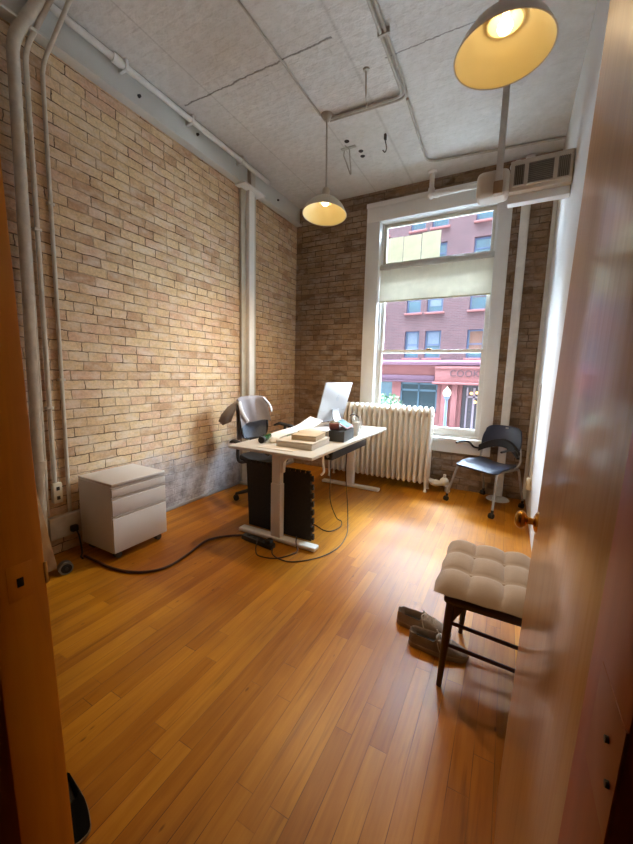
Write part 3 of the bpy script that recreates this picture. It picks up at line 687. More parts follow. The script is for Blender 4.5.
# power strip and cables under the desk
t = thing('power_strip', 'black power strip lying against the foot of the desk', 'power strip', (-1.70, 2.235, 0))
pm_ = Matrix.Translation((-1.715, 2.225, 0)) @ Matrix.Rotation(math.radians(-6), 4, 'Z')
obj('body', MB(pm_).box((-0.165, -0.032, 0.0), (0.165, 0.032, 0.042), 0.008), M_BLACKP, t)
for k in range(4): obj('socket', MB(pm_).box((-0.12+k*0.07, -0.014, 0.040), (-0.085+k*0.07, 0.014, 0.0435), 0.002), M_BLACKR, t)
obj('plug', MB(pm_).box((0.10, -0.025, 0.042), (0.15, 0.025, 0.075), 0.010), M_BLACKP, t)
M_CORD = mat('dark_red_brown_cord', (58, 26, 22), 0.5, vary=0.15, scale=20)
def cable(label, pts, r, m, grp=None, name='power_cable', cat='cable'):
    o = obj(name, MB().tube(smooth_path(pts, 8), r, 8), m, base=pts[0]); return tag(o, label, cat, grp)
cable('thick dark red extension cord curving across the floor from cabinet to desk', [(-2.68, 1.385, 0.011), (-2.52, 1.385, 0.011), (-2.36, 1.385, 0.011), (-2.20, 1.42, 0.011), (-2.08, 1.50, 0.011), (-2.03, 1.62, 0.011), (-2.05, 1.80, 0.011), (-2.09, 2.02, 0.011), (-2.02, 2.16, 0.011), (-1.89, 2.245, 0.020)], 0.009, M_CORD, name='extension_lead')
M_CAB = mat('thin_dark_cable', (52, 34, 26), 0.5, vary=0.15, scale=20)
cable('thin cable looping round the near desk foot to the tray', [(-1.55, 2.21, 0.03), (-1.50, 2.13, 0.005), (-1.36, 2.10, 0.005), (-1.25, 2.17, 0.005), (-1.15, 2.32, 0.005), (-1.11, 2.52, 0.005), (-1.15, 2.76, 0.005), (-1.22, 2.94, 0.02), (-1.28, 3.06, 0.15), (-1.31, 3.06, 0.45), (-1.29, 3.02, 0.674)], 0.0045, M_CAB, 'thin cables under the desk')
cable('thin cable hanging in a loop below the tray', [(-1.30, 2.70, 0.674), (-1.31, 2.72, 0.50), (-1.35, 2.82, 0.25), (-1.33, 2.92, 0.06), (-1.29, 2.95, 0.02), (-1.26, 2.86, 0.006), (-1.29, 2.74, 0.006), (-1.36, 2.72, 0.005), (-1.50, 2.78, 0.005), (-1.62, 2.72, 0.005)], 0.0045, M_CAB, 'thin cables under the desk')
cable('thin cable crossing the desk foot beside the power strip', [(-1.70, 2.21, 0.050), (-1.67, 2.15, 0.045), (-1.64, 2.10, 0.02), (-1.58, 2.06, 0.005), (-1.44, 2.10, 0.005), (-1.355, 2.24, 0.012), (-1.375, 2.275, 0.045), (-1.40, 2.31, 0.062), (-1.43, 2.37, 0.062), (-1.46, 2.41, 0.045), (-1.46, 2.425, 0.012)], 0.0045, M_CAB, 'thin cables under the desk')
cable('short cable drooping under the desktop beside the office chair', [(-1.95, 2.60, DZ-0.037), (-1.93, 2.58, 0.70), (-1.86, 2.55, 0.66), (-1.80, 2.52, 0.70), (-1.76, 2.53, DZ-0.045)], 0.008, M_BLACKP, 'thin cables under the desk')

# ------------------------------------------------------------------ things on the desk
def yawm(x, y, z, deg): return Matrix.Translation((x, y, z)) @ Matrix.Rotation(math.radians(deg), 4, 'Z')
# all-in-one computer seen from behind
cx_, cy_ = -1.835, 3.86
t = thing('desktop_computer', 'silver all-in-one computer seen from behind at the window end of the desk', 'computer', (cx_, cy_, DZ), math.radians(-10))
M_ALU = mat('silver_aluminium', (178, 176, 178), 0.35, 0.25, vary=0.02, scale=3)
tm = Matrix.Translation((cx_, cy_, DZ)) @ Matrix.Rotation(math.radians(-10), 4, 'Z') @ Matrix.Translation((0.0, 0, 0.285)) @ Matrix.Rotation(math.radians(16), 4, 'Y')
sc_ = MB(tm)
def back(u, v):
    y = (u-0.5)*0.545; z = (v-0.5)*0.49
    k = max(0.0, 1-(abs(u-0.5)*2)**2.2)*max(0.0, 1-(abs(v-0.5)*2)**2.2)
    return (0.008+0.026*k, y, z)
rows = [[sc_.v(back(i/14, j_/12)) for j_ in range(13)] for i in range(15)]
frt = [[sc_.v((-0.006, (i/14-0.5)*0.545, (j_/12-0.5)*0.49)) for j_ in range(13)] for i in range(15)]
for i in range(14):
    for j_ in range(12):
        sc_.bm.faces.new((rows[i][j_], rows[i+1][j_], rows[i+1][j_+1], rows[i][j_+1])); sc_.bm.faces.new((frt[i][j_], frt[i][j_+1], frt[i+1][j_+1], frt[i+1][j_]))
for i in range(14):
    sc_.bm.faces.new((rows[i][0], frt[i][0], frt[i+1][0], rows[i+1][0])); sc_.bm.faces.new((rows[i][12], rows[i+1][12], frt[i+1][12], frt[i][12]))
for j_ in range(12):
    sc_.bm.faces.new((rows[0][j_], rows[0][j_+1], frt[0][j_+1], frt[0][j_])); sc_.bm.faces.new((rows[14][j_], frt[14][j_], frt[14][j_+1], rows[14][j_+1]))
body = obj('screen_body', sc_, M_ALU, t)
obj('chin_line', MB(tm).box((0.020, -0.268, -0.100), (0.0235, 0.268, -0.096), 0.0), mat('seam_grey', (150, 150, 152), 0.5), body)
obj('display', MB(tm).box((-0.009, -0.262, -0.095), (-0.005, 0.262, 0.235), 0.001), mat('black_display_glass', (8, 8, 10), 0.1), body)
# grey fruit shaped emblem on the back
lg = MB(tm); M_ = Matrix.Translation((0.0325, 0, 0.055)) @ Matrix(((0,0,1,0),(1,0,0,0),(0,1,0,0),(0,0,0,1)))
out = []
for k in range(40):
    a = 2*PI*k/40; r = 0.030*(1 - 0.16*max(0, math.cos(a-PI/2))**6 - 0.10*max(0, math.cos(a+PI/2))**8)
    x, y = r*1.0*math.cos(a), r*1.05*math.sin(a)
    d = math.hypot(x-0.034, y-0.004)
    if d < 0.014: x = 0.034 + (x-0.034)*0.014/max(d, 1e-4); x = min(x, 0.0205)
    out.append((x, y))
lg.prism(out, 0.0, 0.002, M_)
lg.prism([(0.002+0.012*math.cos(2*PI*k/12)*0.45+0.004*math.sin(2*PI*k/12), 0.042+0.010*math.sin(2*PI*k/12)) for k in range(12)], 0.0, 0.002, M_)
obj('emblem', lg, mat('emblem_grey', (168, 170, 176), 0.3, 0.2), body)
dm_ = Matrix.Translation((cx_, cy_, DZ)) @ Matrix.Rotation(math.radians(-10), 4, 'Z')
obj('stand', MB(dm_).sheet(lambda u, v: (0.09*(1-u)**2 + 0.028*u - 0.005, (v-0.5)*0.13, 0.006+0.20*u**0.8), 10, 4, 0.010), M_ALU, t)
obj('stand_foot', MB(dm_).box((-0.09, -0.09, 0.0), (0.085, 0.09, 0.008), 0.003), M_ALU, t)

# flat boxes stacked near the desk corner
M_BOXW = mat('white_card_box', (226, 218, 204), 0.6, vary=0.04, scale=6)
M_KRAFT = mat('pale_kraft_card', (212, 194, 164), 0.7, vary=0.06, scale=8)
def carton(name, label, xf, sx, sy, sz, m, cat='box', lidh=0.35, grp=None):
    t = thing(name, label, cat, tuple(xf.to_translation()), 0, grp)
    obj('body', MB(xf).box((-sx/2, -sy/2, 0), (sx/2, sy/2, sz*(1-lidh)), 0.003), m, t)
    obj('lid', MB(xf).box((-sx/2-0.002, -sy/2-0.002, sz*(1-lidh)+0.001), (sx/2+0.002, sy/2+0.002, sz), 0.003), m, t)
    return t
carton('flat_box', 'large flat white box at the base of the stack on the desk', yawm(-1.535, 2.63, DZ, 4), 0.335, 0.37, 0.058, M_BOXW)
carton('small_box', 'smaller pale cardboard box lying on the flat white box', yawm(-1.50, 2.66, DZ+0.058, 9), 0.22, 0.26, 0.045, M_KRAFT)
carton('thin_box', 'thin white box leaning over the far end of the box stack', yawm(-1.622, 2.985, DZ, -4), 0.24, 0.22, 0.075, M_BOXW)
t = thing('envelope', 'flat pale paper lying on the desk before the box stack', 'paper', (-1.66, 2.36, DZ))
obj('sheet', MB(yawm(-1.63, 2.385, DZ, 3)).box((-0.17, -0.06, 0.0005), (0.17, 0.06, 0.004), 0.001), M_BOXW, t)
# dark bin filled with devices
bm4 = yawm(-1.375, 3.075, DZ, 6)
t = thing('desk_bin', 'dark grey open bin standing on the desk edge', 'bin', (-1.375, 3.075, DZ))
bb = MB(bm4); w_, d_, h_ = 0.075, 0.15, 0.10
bb.box((-w_, -d_, 0), (w_, d_, 0.006)); bb.box((-w_, -d_, 0), (-w_+0.005, d_, h_)); bb.box((w_-0.005, -d_, 0), (w_, d_, h_)); bb.box((-w_, -d_, 0), (w_, -d_+0.005, h_)); bb.box((-w_, d_-0.005, 0), (w_, d_, h_))
obj('body', bb, mat('dark_grey_plastic', (76, 78, 80), 0.4, vary=0.08), t)
obj('liner', MB(bm4).box((-w_+0.006, -d_+0.006, 0.01), (w_-0.006, d_-0.006, 0.098), 0.004), M_BLACKR, t)
tb_ = Matrix.Translation((-1.385, 3.15, DZ+0.137)) @ Matrix.Rotation(math.radians(8), 4, 'Z') @ Matrix.Rotation(math.radians(28), 4, 'Y')
t = thing('tablet', 'pink edged tablet with a pale blue screen lying on the bin', 'tablet', (-1.385, 3.10, DZ+0.10))
obj('case', MB(tb_).box((-0.07, -0.115, 0.0), (0.07, 0.115, 0.010), 0.004), mat('pink_case', (214, 150, 158), 0.5), t)
obj('screen', MB(tb_).box((-0.06, -0.10, 0.0095), (0.06, 0.10, 0.0112), 0.0005), mat('pale_blue_glass', (138, 196, 208), 0.12, vary=0.3, scale=14), t)
t = thing('phone_stand', 'small folded red stand propped beside the tablet', 'stand', (-1.42, 2.93, DZ+0.09))
sm_ = Matrix.Translation((-1.40, 2.962, DZ+0.104)) @ Matrix.Rotation(math.radians(20), 4, 'Z')
obj('panel', MB(sm_ @ Matrix.Rotation(math.radians(38), 4, 'X')).box((-0.045, -0.004, 0), (0.045, 0.004, 0.085), 0.002), mat('dusty_red_plastic', (150, 92, 92), 0.5), t)
obj('panel', MB(sm_ @ Matrix.Rotation(math.radians(-42), 4, 'X')).box((-0.045, -0.004, 0), (0.045, 0.004, 0.085), 0.002), mat('dark_case', (48, 46, 50), 0.4), t)
t = thing('clear_jar', 'clear ribbed plastic tub beside the dark bin on the desk', 'tub', (-1.475, 2.86, DZ))
obj('body', MB().lathe([(0.0, 0.0), (0.034, 0.0), (0.04, 0.09), (0.037, 0.09), (0.032, 0.006), (0.0, 0.006)], (-1.452, 2.862, DZ), None, 24), mat('frosted_plastic', (176, 172, 164), 0.25), t)
# tangle of white cables and their charger
t = thing('charging_dock', 'white charger with a tangle of white cables beside the computer', 'charger', (-1.32, 3.35, DZ))
obj('body', MB(yawm(-1.345, 3.36, DZ, 10)).box((-0.03, -0.03, 0), (0.03, 0.03, 0.14), 0.012, seg=3), M_WHITEP, t)
random.seed(3)
for k in range(3):
    pts = [(-1.345, 3.36, DZ+0.13)]
    for q in range(5): pts.append((-1.345+random.uniform(-0.06, 0.06), 3.36+random.uniform(-0.06, 0.10), DZ+random.uniform(0.03, 0.21)))
    pts.append((-1.33+0.03*k, 3.46, DZ+0.006))
    obj('cable', MB().tube(smooth_path(pts, 6), 0.0042, 8), M_WHITEP, t)
for k, pts in enumerate(([(-1.33, 3.45, DZ+0.005), (-1.28, 3.55, DZ+0.005), (-1.30, 3.70, DZ+0.005), (-1.40, 3.78, DZ+0.005), (-1.42, 3.65, DZ+0.005), (-1.34, 3.52, DZ+0.005)],)):
    obj('cable', MB().tube(smooth_path(pts, 6), 0.004, 8), mat('grey_cable', (150, 150, 158), 0.5), t)
obj('dark_tip', MB().tube(smooth_path([(-1.40, 3.32, DZ+0.20), (-1.38, 3.35, DZ+0.215), (-1.33, 3.38, DZ+0.19), (-1.31, 3.36, DZ+0.15)], 6), 0.006, 8), M_DARK, t)
# paper sheet curling up at the chair side
o = obj('paper_roll', MB().sheet(lambda u, v: (-2.04+0.17*v+0.05*u, 2.74+u*0.81, DZ+0.006+0.115*(u**1.6)*(1-0.35*v)+0.012*math.sin(u*7)), 18, 6, 0.002), mat('white_paper', (226, 222, 214), 0.7, vary=0.02), base=(-1.88, 3.2, DZ))
tag(o, 'long white paper sheet curling up along the desk edge', 'paper')
# green marker and bits
def lying(name, label, p0, p1, r, m, cat, cap=None):
    t = thing(name, label, cat, p0)
    P0, P1 = Vector(p0), Vector(p1); d = P1 - P0
    obj('barrel', MB().tube([P0, P0+d*0.04, P0+d*0.62, P0+d*0.66, P0+d], [r*0.8, r, r, r*0.72, r*0.66], 16), m, t)
    if cap: obj('cap', MB().tube([P0-d*0.03, P0+d*0.20], [r*1.04, r*1.04], 16), cap, t)
    return t
lying('green_bottle', 'dark green bottle lying on the near corner of the desk', (-1.872, 2.475, DZ+0.029), (-1.945, 2.70, DZ+0.029), 0.028, mat('dark_green_glass', (30, 84, 44), 0.2), 'bottle', M_BLACKP)
lying('green_pen', 'thin green pen lying on papers beside the green bottle', (-1.815, 2.80, DZ+0.022), (-1.765, 3.00, DZ+0.022), 0.009, mat('bright_green_plastic', (70, 140, 92), 0.4), 'pen')
t = thing('paper_pile', 'loose pale papers lying on the desk beside the green bottle', 'papers', (-1.77, 2.85, DZ))
for k, (x, y, a) in enumerate(((-1.795, 2.80, 6), (-1.79, 2.90, -5), (-1.795, 2.96, 4))):
    obj('sheet', MB(yawm(x, y, DZ+0.001+k*0.004, a)).box((-0.062, -0.12, 0), (0.062, 0.12, 0.003), 0.001), M_BOXW, t)
lying('dark_pen', 'dark pen lying on the paper between boxes and computer', (-1.66, 3.22, DZ+0.009), (-1.52, 3.30, DZ+0.009), 0.008, M_BLACKP, 'pen')
t = thing('crumpled_tissue', 'small crumpled white tissue beside the green bottle', 'tissue', (-1.80, 2.585, DZ))
random.seed(5)
ts = MB()
ts.loft([[(-1.80+r*(1+0.25*math.sin(5*a+z*60))*math.cos(a), 2.585+r*(1+0.25*math.cos(4*a+z*40))*math.sin(a), DZ+z) for a in [2*PI*k/18 for k in range(18)]] for r, z in ((0.05, 0.0), (0.055, 0.015), (0.042, 0.032), (0.02, 0.044), (0.004, 0.047))])
obj('body', ts, M_BOXW, t)

# ------------------------------------------------------------------ office chair with a grey jacket
och_a = math.radians(-25); OCX, OCY = -2.335, 3.11
oc = thing('office_chair', 'black office chair behind the desk with a jacket over its back', 'chair', (OCX, OCY, 0), och_a)
O = Matrix.Translation((OCX, OCY, 0)) @ Matrix.Rotation(och_a, 4, 'Z')    # +x is forward
obj('seat', MB(O).loft([[(0.03+0.24*k*math.copysign(abs(math.cos(a))**0.6, math.cos(a)), 0.235*k*math.copysign(abs(math.sin(a))**0.6, math.sin(a)), z) for a in [2*PI*q/28 for q in range(28)]] for k, z in ((0.90, 0.435), (1.0, 0.45), (1.0, 0.48), (0.93, 0.50), (0.5, 0.507))]), mat('black_fabric', (30, 30, 33), 0.9, vary=0.15, scale=60, bump=0.2), oc)
obj('backrest', MB(O).sheet(lambda u, v: (-0.235+0.05*(2*u-1)**2 - 0.05*v, (u-0.5)*0.31*(1-0.12*abs(2*v-1)**3), 0.66+0.43*v), 12, 10, 0.016), mat('blue_grey_mesh', (112, 124, 142), 0.8, vary=0.1, scale=60), oc)
fm_ = []
for k in range(40):
    a = 2*PI*k/40; u = 0.5+0.5*math.copysign(abs(math.cos(a))**0.45, math.cos(a)); v = 0.5+0.5*math.copysign(abs(math.sin(a))**0.45, math.sin(a))
    fm_.append(O @ Vector((-0.235+0.05*(2*u-1)**2-0.05*v, (u-0.5)*0.33*(1-0.12*abs(2*v-1)**3), 0.65+0.45*v)))
obj('back_frame', MB().tube(fm_, 0.015, 8, closed=True), M_BLACKP, oc)
obj('back_support', MB(O).tube(smooth_path([(-0.08, 0, 0.43), (-0.22, 0, 0.45), (-0.27, 0, 0.55), (-0.27, 0, 0.72)]), 0.024, 10), M_BLACKP, oc)
for s, az in ((-1, 0.66), (1, 0.815)):
    ar = obj('armrest', MB(O).tube([(-0.21, s*0.275, az-0.03), (-0.12, s*0.285, az), (0.12, s*0.285, az), (0.20, s*0.28, az-0.01)], [0.024, 0.034, 0.034, 0.022], 12, flat=0.5), M_BLACKR, oc)
    obj('arm_post', MB(O).tube(fillet([(0.0, s*0.18, 0.445), (0.0, s*0.285, 0.445), (-0.02, s*0.29, az-0.12), (0.0, s*0.285, az-0.005)], 0.05), 0.018, 10), M_BLACKP, ar)
obj('gas_column', MB(O).cyl((0, 0, 0.10), (0, 0, 0.44), 0.027, n=16), M_BLACKP, oc)
for k in range(5):
    a = 2*PI*k/5 + 0.62
    lg_ = obj('base_arm', MB(O).tube([(0.02*math.cos(a), 0.02*math.sin(a), 0.115), (0.16*math.cos(a), 0.16*math.sin(a), 0.10), (0.29*math.cos(a), 0.29*math.sin(a), 0.075)], [0.030, 0.022, 0.016], 10), M_BLACKP, oc)
    cw = MB(O); px, py = 0.29*math.cos(a), 0.29*math.sin(a)
    for s in (-1, 1): cw.cyl((px + s*0.006*math.sin(a), py - s*0.006*math.cos(a), 0.03), (px + s*0.024*math.sin(a), py - s*0.024*math.cos(a), 0.03), 0.030, n=14)
    cw.cyl((px, py, 0.03), (px, py, 0.085), 0.009, n=8)
    obj('caster', cw, M_BLACKR, lg_)
# jacket
M_JK = mat('grey_jacket_cloth', (150, 146, 152), 0.9, vary=0.08, scale=10, bump=0.4, bscale=24)
jk = thing('jacket', 'grey jacket with white edges draped over the office chair back', 'jacket', tuple(O @ Vector((-0.26, 0, 1.10))))
def drape(u, v):
    # v runs from the front hem, over the top of the backrest, to the back hem
    s = v*1.0; y = (u-0.5)*(0.36 + 0.03*math.sin(u*9+v*4))
    curve = 0.05*(2*u-1)**2
    if s < 0.48: f = s/0.48; x = -0.203 - 0.052*f + curve; z = 0.845 + 0.255*f + 0.03*(2*u-1)*(1-f)
    elif s < 0.58: f = (s-0.48)/0.10; x = -0.255 - 0.055*f + curve; z = 1.10 + 0.028*math.sin(PI*f)
    else: f = (s-0.58)/0.42; x = -0.31 - 0.03*f + curve + 0.02*math.sin(u*11)*f; z = 1.10 - 0.45*f
    x += 0.008*math.sin(u*14 + v*5)
    return (x, y, z - 0.03*(2*u-1)**4)
obj('body', MB(O).sheet(drape, 24, 30, 0.012), M_JK, jk)
obj('sleeve', MB(O).loft([[(c_[0] + r_*0.6*math.cos(2*PI*q/14) , c_[1] + r_*math.sin(2*PI*q/14)*0.8, c_[2] + 0.3*r_*math.sin(2*PI*q/14+0.5)) for q in range(14)] for c_, r_ in (((-0.26, -0.165, 1.085), 0.05), ((-0.255, -0.225, 1.04), 0.085), ((-0.26, -0.28, 0.96), 0.11), ((-0.27, -0.31, 0.89), 0.105), ((-0.27, -0.30, 0.83), 0.06))]), mat('brown_grey_lining', (128, 116, 106), 0.9, vary=0.1, scale=12, bump=0.3, bscale=24), jk)
M_EDGE = mat('white_jacket_edge', (226, 226, 230), 0.8, vary=0.03)
for a_, b_, c_, d_ in (((-0.20, -0.185, 1.075), (-0.168, -0.165, 0.96), (-0.165, -0.10, 0.85), 0.022), ((-0.235, 0.13, 1.115), (-0.19, 0.19, 1.03), (-0.165, 0.205, 0.95), 0.028)):
    obj('edge_band', MB(O).tube(smooth_path([a_, b_, c_], 8), d_, 10, flat=0.35), M_EDGE, jk)

# ------------------------------------------------------------------ black guest chair by the window
gt = math.radians(-33)
gc = thing('guest_chair', 'black plastic armchair on casters in the corner by the window', 'chair', (-0.139, 4.235, 0), gt)
G = Matrix.Translation((-0.139, 4.235, 0)) @ Matrix.Rotation(gt, 4, 'Z')     # local -y is forward
M_SHELL = mat('black_plastic_sky_tint', (44, 50, 68), 0.32, vary=0.1, scale=6)  # black plastic with the blue of the reflected sky put into its colour
def gseat(u, v):
    x = (u-0.5)*0.50*(1-0.22*max(0, v-0.5)); y = -0.24 + 0.45*v
    z = 0.455 + 0.018*(2*u-1)**2*(v) - 0.045*max(0, 0.25-v)*1.8 + 0.01*v - 0.015*math.sin(PI*u)*v
    e = max(0, abs(2*u-1)-0.8)/0.2
    y += (0.07 if v < 0.5 else -0.05)*e*e*(1-2*abs(v-0.5)*0)*abs(2*v-1)
    return (x, y, z)
obj('seat', MB(G).sheet(gseat, 20, 18, 0.018), M_SHELL, gc)
def gback(u, v):
    w = 0.232*(0.93 + 0.07*math.sin(PI*min(1, v*1.1))) * (1 - 0.04*max(0, v-0.75)/0.25)
    a = (2*u-1)
    y = 0.245 - 0.075*a*a + 0.055*v
    z0 = 0.585 + 0.075*(1-a*a)
    z1 = 0.872 - 0.045*abs(a)**7
    return (w*a, y, z0 + (z1-z0)*v)
obj('backrest', MB(G).sheet(gback, 24, 14, 0.012), M_SHELL, gc)
obj('back_slot', MB(G).box((-0.018, 0.283, 0.840), (0.018, 0.292, 0.858), 0.006), M_STEEL, gc)
obj('lumbar_band', MB(G).sheet(lambda u, v: (0.24*(2*u-1), 0.232-0.078*(2*u-1)**2, 0.555+0.085*(1-(2*u-1)**2)+0.092*v-0.02*abs(2*u-1)*v), 20, 4, 0.030), M_BLACKP, gc)
for s in (-1, 1):
    fl_ = obj('leg', MB(G).tube(fillet([(s*0.22, 0.20, 0.440), (s*0.235, -0.17, 0.440), (s*0.285, -0.265, 0.075)], 0.05), 0.0125, 12), M_STEEL, gc)
    rl_ = obj('leg', MB(G).tube(fillet([(s*0.215, 0.16, 0.440), (s*0.22, 0.215, 0.440), (s*0.24, 0.31, 0.075)], 0.03), 0.0125, 12), M_STEEL, gc)
    for lg_, x, y in ((fl_, s*0.285, -0.265), (rl_, s*0.24, 0.31)):
        cw = MB(G); cw.cyl((x-0.020, y-0.012, 0.027), (x-0.004, y-0.012, 0.027), 0.027, n=16); cw.cyl((x+0.004, y-0.012, 0.027), (x+0.020, y-0.012, 0.027), 0.027, n=16); cw.tube([(x, y-0.008, 0.03), (x, y, 0.06), (x, y, 0.085)], [0.010, 0.014, 0.014], 10)
        obj('caster', cw, M_BLACKR, lg_)
    obj('back_upright', MB(G).tube(smooth_path([(s*0.215, 0.15, 0.445), (s*0.235, 0.20, 0.50), (s*0.228, 0.205, 0.60), (s*0.215, 0.215, 0.66)]), 0.012, 10), M_STEEL, gc)
    obj('armrest', MB(G).tube(smooth_path([(s*0.235, 0.165, 0.585), (s*0.262, 0.10, 0.60), (s*0.275, 0.05, 0.645), (s*0.278, -0.02, 0.672), (s*0.275, -0.12, 0.675), (s*0.272, -0.19, 0.668)], 6), 0.0135, 10, flat=0.8), M_BLACKP, gc)
obj('seat_frame', MB(G).tube([(-0.225, -0.12, 0.436), (0.225, -0.12, 0.436)], 0.010, 10), M_STEEL, gc)

# ------------------------------------------------------------------ wooden chair with tufted cushion
M_DWOOD = wood_mat('dark_mahogany', [(0.25, lin((36, 16, 12))), (0.5, lin((54, 24, 17))), (0.8, lin((72, 34, 22)))], 0.35, 2, 18.0, bump=0.04)
wc = thing('wooden_chair', 'dark wooden chair with a tufted beige cushion beside the open door', 'chair', (0.02, 1.77, 0))
obj('seat', MB().box((-0.175, 1.545, 0.415), (0.215, 2.01, 0.45), 0.012), M_DWOOD, wc)
ap = MB(); ap.box((-0.15, 1.565, 0.40), (0.20, 1.58, 0.42), 0.003); ap.box((-0.12, 1.975, 0.40), (0.20, 1.99, 0.42), 0.003); ap.box((-0.15, 1.57, 0.40), (-0.135, 1.985, 0.42), 0.003)
obj('apron', ap, M_DWOOD, wc)
for y0, y1, lx in ((1.585, 1.560, 0.0), (1.955, 1.972, 0.045)):
    obj('leg', MB().tube([(-0.145+lx, y0, 0.42), (-0.15+lx, y0+(y1-y0)*0.3, 0.33), (-0.168+lx, y1, 0.0)], [0.021, 0.020, 0.0115], 14), M_DWOOD, wc)
    lr = obj('leg', MB().tube(smooth_path([(0.235, y1, 0.0), (0.215, y0, 0.25), (0.205, y0, 0.44), (0.235, y0, 0.88)]), 0.015, 12), M_DWOOD, wc)
    obj('stretcher', MB().tube([(-0.151+lx, (y0+y1)/2, 0.315), (0.214, (y0+y1)/2, 0.295)], 0.0085, 10), M_DWOOD, wc)
    obj('stretcher', MB().tube([(-0.157+lx, (y0+y1)/2, 0.205), (0.218, (y0+y1)/2, 0.19)], 0.0085, 10), M_DWOOD, wc)
obj('backrest', MB().box((0.205, 1.585, 0.66), (0.225, 1.955, 0.86), 0.006), M_DWOOD, wc)
obj('corner_brace', MB().prism([(0, 0), (0.04, 0), (0, -0.07)], -0.008, 0.008, Matrix.Translation((-0.13, 1.572, 0.40)) @ Matrix(((1,0,0,0),(0,0,1,0),(0,1,0,0),(0,0,0,1)))), M_DWOOD, wc)
M_CUSH = mat('beige_linen', (166, 140, 114), 0.95, vary=0.06, scale=14, bump=0.35, bscale=320, sheen=0.2)
cu = thing('seat_cushion', 'beige tufted square cushion on the dark wooden chair', 'cushion', (0.01, 1.79, 0.45))
cm = MB(); NU = 36; X0, X1, Y0, Y1 = -0.215, 0.187, 1.515, 2.065
def cus(u, v, top):
    e = min(1, 6*u, 6*(1-u)); f = min(1, 6*v, 6*(1-v)); ed = (1-(1-e)**2)**0.5*(1-(1-f)**2)**0.5
    puff = (abs(math.sin(3*PI*u))**0.55)*(abs(math.sin(3*PI*v))**0.55)
    ridge = 0.5*(abs(math.sin(3*PI*u))**0.55 + abs(math.sin(3*PI*v))**0.55)
    x = X0 + (X1-X0)*u; y = Y0 + (Y1-Y0)*v
    x += -0.006*math.sin(3*PI*v)**2*(1 if u < 0.02 else 0); y += -0.006*math.sin(3*PI*u)**2*(1 if v < 0.02 else 0)
    if top: z = 0.474 + ed*(0.012 + 0.014*puff + 0.026*ridge)
    else: z = 0.474 - ed*0.021
    return (x, y, z)
At = [[cm.v(cus(i/NU, k/NU, True)) for k in range(NU+1)] for i in range(NU+1)]
Ab = [[At[i][k] if i in (0, NU) or k in (0, NU) else cm.v(cus(i/NU, k/NU, False)) for k in range(NU+1)] for i in range(NU+1)]
for i in range(NU):
    for k in range(NU):
        cm.bm.faces.new((At[i][k], At[i+1][k], At[i+1][k+1], At[i][k+1])); cm.bm.faces.new((Ab[i][k], Ab[i][k+1], Ab[i+1][k+1], Ab[i+1][k]))
obj('pad', cm, M_CUSH, cu, sharp=80)
for i in (1, 2):
    for k in (1, 2):
        obj('tuft_button', MB().sphere((X0+(X1-X0)*i/3, Y0+(Y1-Y0)*k/3, 0.490), 0.011, (1, 1, 0.5), 12, 8), M_CUSH, cu)

